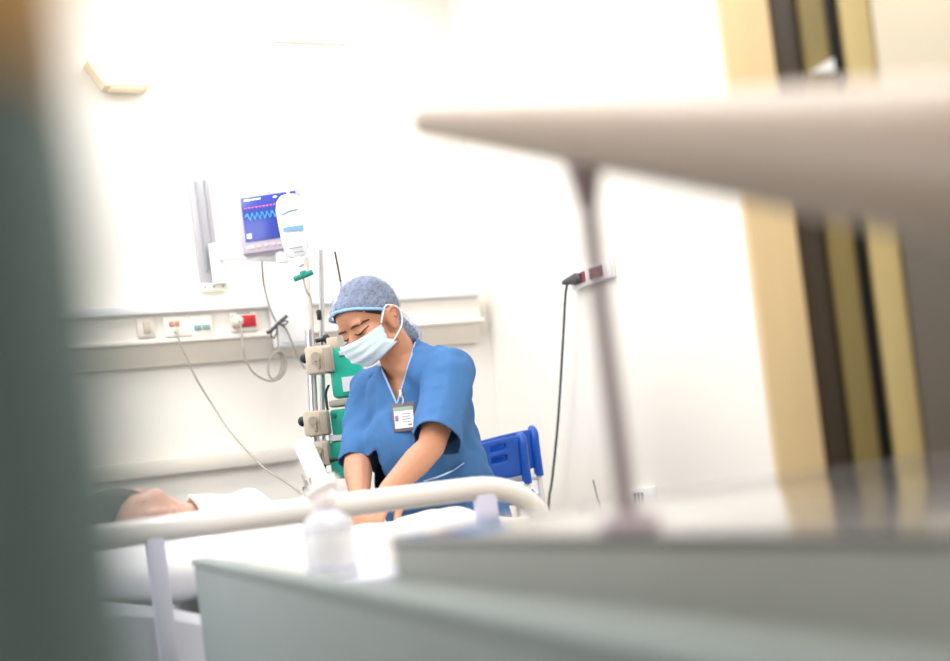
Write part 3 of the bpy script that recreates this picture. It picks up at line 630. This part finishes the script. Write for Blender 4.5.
for s, hpj in ((1, hipL), (-1, hipR)):
    kn = V((PV.x, PV.y, .47))+hz_*.085*s+fz*.03; an = V((PV.x, PV.y, .08))+hz_*.09*s-fz*.01
    legs.append((hpj, kn, an)); limb((hpj, .085), (kn, .055), (kn*.6+an*.4, .052), (an, .037)); hull(bm, [(an+V((0, 0, -.04)), .032), (an+fz*.13+V((0, 0, -.055)), (.032, .032, .02))])
body = blob(bm, .005, 5); bo = obj('body', body, M['skin'], nurse, label='bare forearms, neck and face')
mwb = wmat(bo); tb = nb(); tb.from_mesh(body)
for v in tb.verts: v.co = mwb @ v.co
TREE = BVHTree.FromBMesh(tb); tb.free()
HR = HF.to_3x3()
def face(x, z_, off=.001):                     # a point on the face, straight in front of (x, z)
    h = TREE.ray_cast(HF @ V((x, .3, z_)), HR @ V((0, -1, 0)))[0]
    return h+HR @ V((0, off, 0))
for s in (-1, 1):
    def seg_(l, n=9):
        q = smooth_pts([V((a_, b_, 0)) for a_, b_ in l], 4); return [face(s*p_.x, p_.y, .0012) for p_ in q]
    obj('eyebrow', tube(nb(), seg_(((.012, .034), (.026, .0365), (.040, .0365), (.054, .030))), lambda q: (.0018, .0034-.0016*abs(q*2-1)), 8, 0, flat=HR @ V((0, 1, 0))), M['brow'], nurse)
    obj('eyelashes', tube(nb(), seg_(((.014, .0165), (.023, .0130), (.033, .0120), (.043, .0145), (.050, .018))), lambda q: (.0018, .0021-.0010*abs(q*2-1)), 8, 0, flat=HR @ V((0, 1, 0))), M['lash'], nurse)
def side(s_, y_, z_):
    h = TREE.ray_cast(HF @ V((s_*.3, y_, z_)), HR @ V((-s_, 0, 0)))[0]; return h+HR @ V((s_*.0006, 0, 0))
for s in (-1, 1): obj('ear_fold_shade', tube(nb(), [side(s, *q) for q in ((.000, .016), (-.008, .022), (-.016, .016), (-.015, .004), (-.007, -.006), (-.002, .002))], .0020, 8, 4), M['skinshade'], nurse)  # crease shade of the ear, drawn in darker skin colour
# hair
bm = nb(); ell(bm, (0, -.012, .048), (.078, .090, .089), HF); ell(bm, (0, .036, .066), (.062, .054, .048), HF)
hull(bm, [((0, -.048, -.03), .042), ((.004, -.078, -.082), .026)], HF)
me = blob(bm, .006, 3); bm = nb(); bm.from_mesh(me)
def cutlow(bm, A, B, yv):
    """keep what lies above the line A-B (y, z) in front of yv, and everything behind it"""
    dy, dz = B[0]-A[0], B[1]-A[1]; n_ = HR @ V((0, -dz, dy)).normalized()
    for co, no in ((HF @ V((0, A[0], A[1])), n_), (HF @ V((0, yv, 0)), HR @ V((0, 1, 0)))): bmesh.ops.bisect_plane(bm, geom=bm.verts[:]+bm.edges[:]+bm.faces[:], plane_co=co, plane_no=no)
    inv = HF.inverted(); kill = []
    for f in bm.faces:
        c = inv @ f.calc_center_median()
        if c.y > yv and c.z < A[1]+(c.y-A[0])*dz/dy: kill.append(f)
    bmesh.ops.delete(bm, geom=kill, context='FACES'); return bm
cutlow(bm, (-.02, -.012), (.1, .098), -.022)
o = obj('hair', bm, M['hair'], nurse); o.modifiers.new('s', 'SOLIDIFY').thickness = .003
# net cap
bm = nb(); ell(bm, (0, -.010, .056), (.086, .099, .094), HF); ell(bm, (0, .036, .07), (.070, .066, .054), HF)
hull(bm, [((0, -.050, -.030), .050), ((.004, -.082, -.084), .034)], HF)
me = blob(bm, .006, 5)
inv = HF.inverted()
for v in me.vertices:
    l = inv @ v.co; n_ = (v.co-HF @ V((0, -.01, .03))).normalized()
    v.co += n_*(.0025*noise.noise(l*45)+.003*noise.noise(V((l.x*26, l.y*26, l.z*60)))+.0018*noise.noise(V((l.x*90, l.y*30, l.z*30))))
bm = nb(); bm.from_mesh(me); cutlow(bm, (-.02, .006), (.1, .094), -.030)
cp = obj('net_cap', bm, M['cap'], nurse, label='pale blue net surgical cap')
# elastic band round the rim, following the cap
capt = nb(); capt.from_mesh(me); CT = BVHTree.FromBMesh(capt); capt.free()
pts = []
for k in range(31):
    q = -R(112)+R(224)*k/30; dr = V((math.sin(q), math.cos(q), 0)); zz_ = None
    lo = V((0, -.01, .05)); yy_ = .0
    for _ in range(3):
        z_l = .006+(yy_+.02)*(.088/.12); h = CT.ray_cast(HF @ (V((0, -.012, z_l))+dr*.3), HR @ -dr)[0]; lh = inv @ h; yy_ = lh.y
    if lh.y > -.03: pts.append(HF @ (V((lh.x, lh.y, .009+(lh.y+.02)*(.088/.12)))+dr*.001))
bm = nb(); tube(bm, pts, .0040, 8, 2)
obj('cap_band', bm, M['capband'], nurse, label='gathered pale blue elastic rim')
# mask
bm = nb(); nu, nv = 24, 20; g = []
for i in range(nu+1):
    u = -1+2*i/nu; row = []
    for j in range(nv+1):
        v = j/nv
        xx = .071*math.sin(u*1.25)/math.sin(1.25)
        topz = .003+.004*(1-abs(u)); botz = -.077+.016*abs(u)**1.6
        zz_ = topz+(botz-topz)*v
        bulge = .126-.014*v-.026*max(0, v-.62)/.38 if True else 0
        xx *= 1-.10*v; yy_ = bulge-.090*abs(u)**2.7*(1-.24*v)-.004*(1-v)*(1-u*u)*0
        if v < .15: yy_ -= .012*(1-v/.15)*(1-abs(u))
        yy_ += .0022*math.sin(v*math.pi*7)*(1-abs(u)*.3)
        row.append(bm.verts.new(HF @ V((xx, yy_, zz_))))
    g.append(row)
for i in range(nu):
    for j in range(nv): bm.faces.new([g[i][j], g[i+1][j], g[i+1][j+1], g[i][j+1]])
mk = obj('face_mask', bm, M['mask'], nurse, label='white pleated face mask', ang=60); mk.modifiers.new('s', 'SOLIDIFY').thickness = .0025
for s in (-1, 1):
    e0, e1 = HF @ V((s*.071, .034, .006)), HF @ V((s*.0635, .020+.018, -.054)); back = HF @ V((s*.092, -.026, .010)); topr = HF @ V((s*.085, -.002, .036)); low = HF @ V((s*.084, -.016, -.026))
    obj('ear_loop', tube(nb(), [e0, HF @ V((s*.079, .020, .022)), topr, back, low, HF @ V((s*.075, .014, -.044)), e1], .0022, 6, 6), M['loop'], mk)
# scrub top
bm = nb()
hull(bm, [(NB_-Ut2*.028, (.075, .075, .05)), (LS-Lt*.03+Ut2*.004, .056), (RSh+Lt*.03+Ut2*.004, .056)])
hull(bm, [(LS-Lt*.02, .060), (RSh+Lt*.02, .058), (chest+Ft*-.01, .12)])
tor(chest, .166, .125, .17); tor(chest-Ft*.02, .155, .125, .15)
for s in (-1, 1): ell(bm, (s*.065, -.082, -.02), (.062, .055, .065), at(chest))
hull(bm, [(chest-Ut2*.05, (.15, .13, .1)), (waist, (.165, .135, .12)), (PV-Ut2*.05-Ft*.02, (.185, .155, .12))])
ell(bm, (0, 0, 0), (.17, .15, .16), at(waist)); ell(bm, (0, 0, 0), (.13, .105, .15), at(px(410, 454, 3.60))); hull(bm, [(px(415, 350, 3.60), .032), (px(446, 368, 3.54), .048)]); hull(bm, [(px(417, 353, 3.545), .024), (px(421, 376, 3.52), .034), (px(448, 370, 3.53), .05)]); ell(bm, (0, 0, 0), (.185, .155, .16), at(PV-Ft*.015))
hL = LS+(EL-LS)*.90; hR = RSh+(ER-RSh)*1.04
limb((LS, .066), (LS*.5+EL*.5+rh*.004, .069), (EL+rh*.014+(EL-LS)*.10, .071)); limb((RSh, .060), (RSh*.5+ER*.5, .055), (ER+(ER-RSh)*.28, .050))
me = blob(bm, .007, 7)
for v in me.vertices:
    c = v.co-PV; l = V((c.dot(Lt), c.dot(Ft), c.dot(Ut2))); n_ = V((v.normal.x, v.normal.y, v.normal.z))
    v.co += n_*(.017*noise.noise(V((l.x*13+l.z*5, l.y*13, l.z*5)))+.009*noise.noise(V((l.x*26-l.z*12, l.y*26, l.z*14+7))))
bm = nb(); bm.from_mesh(me)
for _ in range(3): bmesh.ops.smooth_vert(bm, verts=bm.verts[:], factor=.5, use_axis_x=True, use_axis_y=True, use_axis_z=True)
ST = BVHTree.FromBMesh(bm)
def hit(x, y): return ST.ray_cast(CP, ray(x, y).normalized())[0]
vb, vl, vr = hit(396, 402), hit(377, 362) or px(377, 362, 3.6), hit(417, 345) or px(417, 345, 3.6)
def cut(bm, co, no, okf=None):
    fs = [f for f in bm.faces if okf is None or okf(f.calc_center_median())]
    es = {e for f in fs for e in f.edges}; vs = {v for e in es for v in e.verts}
    bmesh.ops.bisect_plane(bm, geom=list(vs)+list(es)+fs, plane_co=co, plane_no=no)
V1, V2, VB = px(375, 354, 3.6), px(417, 337, 3.6), px(397, 404, 3.5)
def edge_pl(p_, q_): return (q_-CP).cross(p_-CP).normalized()
nl, nr = edge_pl(VB, V1), edge_pl(VB, V2)
inside = (V1+V2)/2-CP
if nl.dot(inside) < 0: nl = -nl
if nr.dot(inside) < 0: nr = -nr
nearV = lambda c: (c-NB_).length < .19 and (c-NB_).dot(-CF) > -.04
cut(bm, CP, nl, nearV); cut(bm, CP, nr, nearV) 
dL, dR = (EL-LS).normalized(), (ER-RSh).normalized()
cut(bm, hL, dL, lambda c: (c-hL-dL*(c-hL).dot(dL)).length < .095 and abs((c-hL).dot(dL)) < .05)
cut(bm, hR, dR, lambda c: (c-hR-dR*(c-hR).dot(dR)).length < .08 and abs((c-hR).dot(dR)) < .05); cut(bm, PV-Z*.14, Z)
kill = set()
for f in bm.faces:
    c = f.calc_center_median(); q = c-CP
    if (c-NB_).dot(-CF) > -.02 and q.dot(nl) > 0 and q.dot(nr) > 0: kill.add(f)
    elif c.z < PV.z-.14: kill.add(f)
for h_, d_, tip in ((hL, dL, EL+dL*.12), (hR, dR, ER+dR*.12)):      # open the sleeves at the hems
    okf = lambda f: (f.calc_center_median()-h_).dot(d_) > 0 and ((f.calc_center_median()-h_)-d_*(f.calc_center_median()-h_).dot(d_)).length < .095
    st = [f for f in bm.faces if okf(f)]; st = [min(st, key=lambda f: (f.calc_center_median()-tip).length)]; seen = set(st)
    while st:
        f = st.pop(); kill.add(f)
        for e in f.edges:
            for g_ in e.link_faces:
                if g_ not in seen and okf(g_): seen.add(g_); st.append(g_)
bmesh.ops.delete(bm, geom=list(set(kill)), context='FACES')
bmesh.ops.delete(bm, geom=[v for v in bm.verts if not v.link_faces], context='VERTS')
stop = obj('scrub_top', bm, M['scrub'], nurse, label='blue short sleeved scrub top', ang=70); md = stop.modifiers.new('s', 'SOLIDIFY'); md.thickness = .003; md.offset = 0
def onfront(p_):
    h = ST.ray_cast(p_+Ft*.4, -Ft)[0]; return (h if h else p_)+Ft*.002
def oncol(k0, k1, t):
    d_ = ((k0+(k1-k0)*t)-CP).normalized(); h = ST.ray_cast(CP, d_)[0]; return h-d_*.002 if h else None
pp_ = [oncol(V1, VB, k/12) for k in range(13)]+[oncol(VB, V2, k/12) for k in range(1, 12)]
obj('neck_piping', tube(nb(), [p_ for p_ in pp_ if p_], .0028, 6, 2), M['piping'], stop, label='pale blue piping on the v neck')
def hitc(x, y):
    h = hit(x, y); return (h if h else px(x, y, 3.6))-ray(x, y).normalized()*.007
obj('pocket_piping', tube(nb(), [hitc(p_.x, p_.y) for p_ in smooth_pts([V((424, 481, 0)), V((438, 477, 0)), V((452, 471, 0)), V((464, 463, 0))], 5)], .0025, 6, 0), M['piping'], stop)
# trousers and shoes
bm = nb()
tor(PV, .165, .125, .13)
for hpj, kn, an in legs: limb((hpj, .098), (kn, .078), (an+V((0, 0, .01)), .066))
me = blob(bm, .010, 6); bm = nb(); bm.from_mesh(me); bmesh.ops.bisect_plane(bm, geom=bm.verts[:]+bm.edges[:]+bm.faces[:], plane_co=(0, 0, .06), plane_no=Z, clear_inner=True)
obj('trousers', bm, M['trouser'], nurse)
for hpj, kn, an in legs:
    bm = nb(); hull(bm, [(V((an.x, an.y, .045))-fz*.03, (.042, .042, .04)), (V((an.x, an.y, .04))+fz*.14, (.042, .042, .03)), (V((an.x, an.y, .085)), .04)]); bmesh.ops.bisect_plane(bm, geom=bm.verts[:]+bm.edges[:]+bm.faces[:], plane_co=(0, 0, .004), plane_no=Z, clear_inner=True)
    obj('shoe', bm, M['shoe'], nurse)
# wristband
wbp = WR*.8+ER*.2
# badge on its clip
bc = hit(404, 417); n_ = Ft.copy(); bz = (Z*.99+rh*.03).normalized(); bn = (-fh*.93-rh*.3).normalized(); bxv = (-bn).cross(bz)*-1
bxv = bz.cross(bn)*1.0; bxv = bxv if bxv.dot(rh) > 0 else -bxv; bn = bxv.cross(bz); 
c0 = px(404, 417, (bc-CP).dot(CF)-.032)
BF = frame(bxv, -bn if False else bz.cross(bxv), bz, c0)
bd = thing('id_badge', 'grey badge holder with white card clipped on the scrub top', 'badge', c0, BF.to_3x3().to_euler())
obj('holder', box(nb(), (0, 0, 0), (.066, .005, .076), bev=.002), M['cardgrey'], bd, world=False)
cdp = obj('card', box(nb(), (.001, -.0028, -.002), (.054, .002, .054)), M['card'], bd, world=False, label='white printed card')
obj('header_strip', box(nb(), (0, -.0042, .022), (.054, .001, .010)), M['cardgreen'], cdp, world=True if False else False)
obj('portrait', box(nb(), (-.019, -.0042, -.002), (.011, .001, .016)), M['photo'], cdp, world=False)
bm = nb(); ell(bm, (-.019, -.005, .0), (.003, .0008, .004)); box(bm, (-.019, -.005, -.007), (.008, .001, .004)); obj('portrait_figure', bm, M['cardink'], cdp, world=False)
bm = nb()
for k in range(4): box(bm, (.008, -.0042, .008-k*.007), (.026-.004*(k % 2), .0008, .0016))
box(bm, (.017, -.0042, -.021), (.010, .0008, .004)); obj('printed_lines', bm, M['cardink'], cdp, world=False)
bm = nb(); tube(bm, [(0, -.003, .034), (.004, -.005, .046), (.002, -.006, .056)], (.002, .005), 8, 4); box(bm, (.001, -.006, .062), (.011, .007, .022), bev=.002)
obj('clip', bm, M['steel'], bd, world=False, label='shiny metal clip')

# ------------------------------------------------------------ low panel, stand with hand gel
ZT = H-.082
e1, e2 = onZ(385, 592, ZT), onZ(193, 559, ZT)
ed = e1-e2; ed.z = 0; edn = ed.normalized(); en = V((-edn.y, edn.x, 0)); en = en if en.dot(rh) > 0 else -en
TLm = ed.length+.78
tl = thing('low_screen_panel', 'pale grey green low panel crossing the lower foreground in front of the bed', 'panel', V((e2.x, e2.y, 0))+edn*TLm/2)
tfr = frame(edn, en, Z, V((e2.x, e2.y, 0)))
def tbox(bm, x0, x1, y0, y1, z0, z1, bev=.01): return box(bm, ((x0+x1)/2, (y0+y1)/2, (z0+z1)/2), (x1-x0, y1-y0, z1-z0), tfr, bev)
obj('board', tbox(nb(), 0, TLm, 0, .026, .10, ZT-.012, .006), M['sidepanel'], tl)
obj('top_edging', tbox(nb(), -.004, TLm+.004, -.003, .029, ZT-.012, ZT, .004), M['sidepanel'], tl)
for x in (.35, TLm-.2): obj('foot', tbox(nb(), x-.03, x+.03, -.12, .14, 0, .10, .01), M['slabdark'], tl)
sp = px(334, 578, 1.92)
st_ = thing('bedside_stand', 'small white stand behind the low panel holding the hand gel', 'stand', (sp.x, sp.y, 0))
sfr = frame(rh, fh, Z, V((sp.x, sp.y, 0)))
obj('stand_top', box(nb(), (.03, .05, sp.z-.012), (.28, .24, .024), sfr, .006), M['lav'], st_)
obj('column', cyl(nb(), sfr @ V((.03, .05, .03)), sfr @ V((.03, .05, sp.z-.024)), .022), M['alu'], st_)
obj('base', lathe(nb(), [(.02, .04), (.13, .02), (.14, .0)], Matrix.Translation(sfr @ V((.03, .05, 0)))), M['white'], st_)
sb = thing('sanitiser_bottle', 'translucent hand gel bottle with white pump in front of the bed rail', 'bottle', sp)
hh = px(334, 477, (sp-CP).dot(CF)).z-sp.z
TS = Matrix.Translation(sp)
obj('bottle', lathe(nb(), [(.001, 0), (.034, .001), (.037, .006), (.037, hh*.50), (.032, hh*.60), (.014, hh*.69), (.014, hh*.74)], TS), M['bottle'], sb)
obj('collar', lathe(nb(), [(.017, hh*.71), (.017, hh*.81), (.008, hh*.83)], TS), M['pump'], sb)
pb3 = sp+V((0, 0, hh*.88)); bm = nb(); cyl(bm, sp+V((0, 0, hh*.80)), pb3, .007)
nz = rh*.95-fh*.2
tube(bm, [pb3-nz*.026-V((0, 0, .008)), pb3-nz*.010+V((0, 0, .002)), pb3+nz*.006+V((0, 0, .008)), pb3+nz*.024+V((0, 0, .012))], (.009, .010), 10, 5, flat=(0, 0, 1)); obj('pump_head', bm, M['pump'], sb)
obj('bottle_label', lathe(nb(), [(.0373, hh*.12), (.0376, hh*.13), (.0376, hh*.42), (.0373, hh*.43)], TS), M['white'], sb)

# ------------------------------------------------------------ grey table with a tilting top, close to the camera
c1, c2, fe = px(385, 535, 1.21), px(950, 532, .85), px(950, 449, 1.64)
c2 = c1+(c2-c1)*1.35; fe = c1+(fe-c1)*1.05; c3 = c2+(fe-c1)
ctr = (c1+c3)/2; nrm = (c2-c1).cross(fe-c1).normalized(); nrm = nrm if nrm.z > 0 else -nrm
ot = thing('tilting_table', 'glossy grey table with a slightly tilted top across the right foreground', 'table', (ctr.x, ctr.y, 0))
bm = nb(); q_ = [c1, c2, c3, fe]
lo = [bm.verts.new(p_-nrm*.010) for p_ in q_]; hi_ = [bm.verts.new(p_) for p_ in q_]
bm.faces.new(lo[::-1]); bm.faces.new(hi_)
for i in range(4): bm.faces.new([lo[i], lo[(i+1) % 4], hi_[(i+1) % 4], hi_[i]])
bmesh.ops.bevel(bm, geom=[e for e in bm.edges], offset=.003, segments=3, affect='EDGES', profile=.5)
obj('tabletop', bm, M['slab'], ot)
dn = (c2-c1).normalized(); inn = nrm.cross(dn); inn = inn if inn.dot(fe-c1) > 0 else -inn
bm = nb(); a0, a1 = c1+dn*.004+inn*.001-nrm*.010, c2-dn*.004+inn*.001-nrm*.010
pts_ = [a0, a1, V((a1.x, a1.y, .56)), V((a0.x, a0.y, .60))]
A_ = [bm.verts.new(p_) for p_ in pts_]; B_ = [bm.verts.new(p_+inn*.03) for p_ in pts_]
bm.faces.new(A_); bm.faces.new(B_[::-1])
for i in range(4): bm.faces.new([A_[i], A_[(i+1) % 4], B_[(i+1) % 4], B_[i]])
obj('front_panel', bm, M['slabfront'], ot)
for f_ in (.2, .8):
    cc = c1+(c2-c1)*.5+(fe-c1)*f_
    obj('leg', cyl(nb(), (cc.x, cc.y, .04), cc-nrm*.03, .025), M['slabdark'], ot)
    obj('foot', tube(nb(), [V((cc.x, cc.y, .03))-dn*.25, V((cc.x, cc.y, .03))+dn*.25], .025, 10, 2), M['slabdark'], ot)

# ------------------------------------------------------------ slanting tapered arm on a thin post, near
b0, b1 = px(425, 122, 1.31), px(1000, 164, .69)
dirb = (b1-b0).normalized(); pn_ = CR-CF*((579-475)/FP); pj2 = b0+dirb*(-(b0-CP).dot(pn_)/dirb.dot(pn_))
zf = c1.z-((pj2.x-c1.x)*nrm.x+(pj2.y-c1.y)*nrm.y)/nrm.z
gr = thing('support_arm', 'thick beige arm slanting towards the viewer on a thin post', 'arm', (pj2.x, pj2.y, zf))
LB = (b1-b0).length
obj('beam', tube(nb(), [b0+dirb*(LB*k/12) for k in range(15)], lambda q: .0126+.0335*min(1, q*14/12), 28, 0), M['bar'], gr)
obj('end_cap', lathe(nb(), [(.004, -.008), (.010, -.005), (.0131, .0), (.0131, .005)], frame(dirb.orthogonal().normalized(), dirb.cross(dirb.orthogonal().normalized()), dirb, b0)), M['bar'], gr)
obj('post', cyl(nb(), (pj2.x, pj2.y, zf+.001), pj2, .0074), M['postm'], gr, label='thin grey post')
obj('bracket', cyl(nb(), pj2-V((0, 0, .06)), pj2-V((0, 0, .005)), .0085, .02), M['postm'], gr)
obj('post_foot', lathe(nb(), [(.009, .014), (.022, .008), (.026, .001)], frame(dn, inn, nrm, (pj2.x, pj2.y, zf))), M['postm'], gr)

# ------------------------------------------------------------ wooden cabinet on the right
wx = rh*.98-fh*.2; wx = wx.normalized(); wy = Z.cross(wx)
w0 = px(757, 300, 1.85); ws0 = lambda x: None
def wpos(x, y=300):                            # along the cabinet front at a picture column
    r = ray(x, y); k = (w0-CP).dot(wy)/r.dot(wy); return (CP+r*k-w0).dot(wx)
wc = thing('wooden_cabinet', 'tall wooden cabinet with dark slots standing at the far side of the table', 'cabinet', V((w0.x, w0.y, 0)))
wf_ = frame(wx, wy, Z, V((w0.x, w0.y, 0)))
def wbox(name, x0, x1, z0, z1, y0, y1, m_, parent=wc, label=None, bev=.004):
    return obj(name, box(nb(), ((x0+x1)/2, (y0+y1)/2, (z0+z1)/2), (x1-x0, y1-y0, z1-z0), wf_, bev), M[m_], parent, label=label)
E = [wpos(x) for x in (757, 805, 835, 862, 876, 906)]; ZC = 2.15
wbox('door_post', 0, E[1], .02, ZC, 0, .05, 'woodl', label='pale wooden post')
wbox('slot_shade_panel', E[1], E[2], .02, ZC, .03, .05, 'woodshade', label='recessed strip coloured dark for the slot shade')  # shade inside the slot is put into this strip's dark colour
wbox('olive_panel', E[2], E[3], .02, ZC, .012, .05, 'woodo', label='olive brown strip')
wbox('gap_shade', E[3], E[4], .02, ZC, .036, .05, 'black', label='black strip standing for the shade in a gap')  # shade of the gap, given as a solid black strip
wbox('edge_strip', E[4], E[5], .02, ZC, .0, .05, 'woods', label='straw coloured edge strip')
zs_ = px(910, 215, 1.95).z
up_ = wbox('upper_door', E[5]+.002, E[5]+.42, zs_+.003, ZC, -.006, .05, 'woodp', label='pale beige upper door'); wbox('handle', E[5]+.37, E[5]+.385, zs_+.2, zs_+.34, -.03, -.006, 'alu', up_)
lo_ = wbox('lower_door', E[5]+.002, E[5]+.42, .06, zs_-.003, -.006, .05, 'woodg', label='dark taupe lower door'); wbox('handle', E[5]+.37, E[5]+.385, zs_-.34, zs_-.2, -.03, -.006, 'alu', lo_)
wbox('carcass', 0, E[5]+.43, 0, ZC+.02, .051, .33, 'woodl')
pz_ = px(823, 78, 1.9)
q = wpos(812, 80), wpos(836, 80)
bm = nb(); prism(bm, [(q[0], px(812, 86, 1.9).z), (q[1], px(838, 86, 1.9).z), (q[1], px(838, 73, 1.9).z)], -.002, .010, (wx, Z, wy)); 
for v in bm.verts: v.co += V((w0.x, w0.y, 0))
wp = obj('paper_corner', bm, M['card'], smooth=False); tag(wp, 'small white triangular paper corner stuck on the olive strip of the cabinet', 'paper')

# ------------------------------------------------------------ dark door edge close on the left
de = px(130, 330, .27)
dxv = (-rh).normalized()
df = frame(dxv, -fh, Z, V((de.x, de.y, 0)))
dr_ = thing('door_1', '', '', V((de.x, de.y, 0))); dr_['kind'] = 'structure'; del dr_['label']; del dr_['category']
def dbox(name, x0, x1, z0, z1, y0, y1, m_, parent=dr_): return obj(name, box(nb(), ((x0+x1)/2, (y0+y1)/2, (z0+z1)/2), (x1-x0, y1-y0, z1-z0), df, .003), M[m_], parent)
zq = px(40, 120, .27).z
dbox('frame_post', 0, .13, .01, zq, 0, .04, 'door'); dbox('upper_post', 0, .13, zq+.001, 2.1, 0, .04, 'doorwood')
g0, g1 = px(22, 130, .27), px(22, 190, .27)
dbox('vision_glass', .03, .11, g1.z, g0.z, .0405, .043, 'glass')
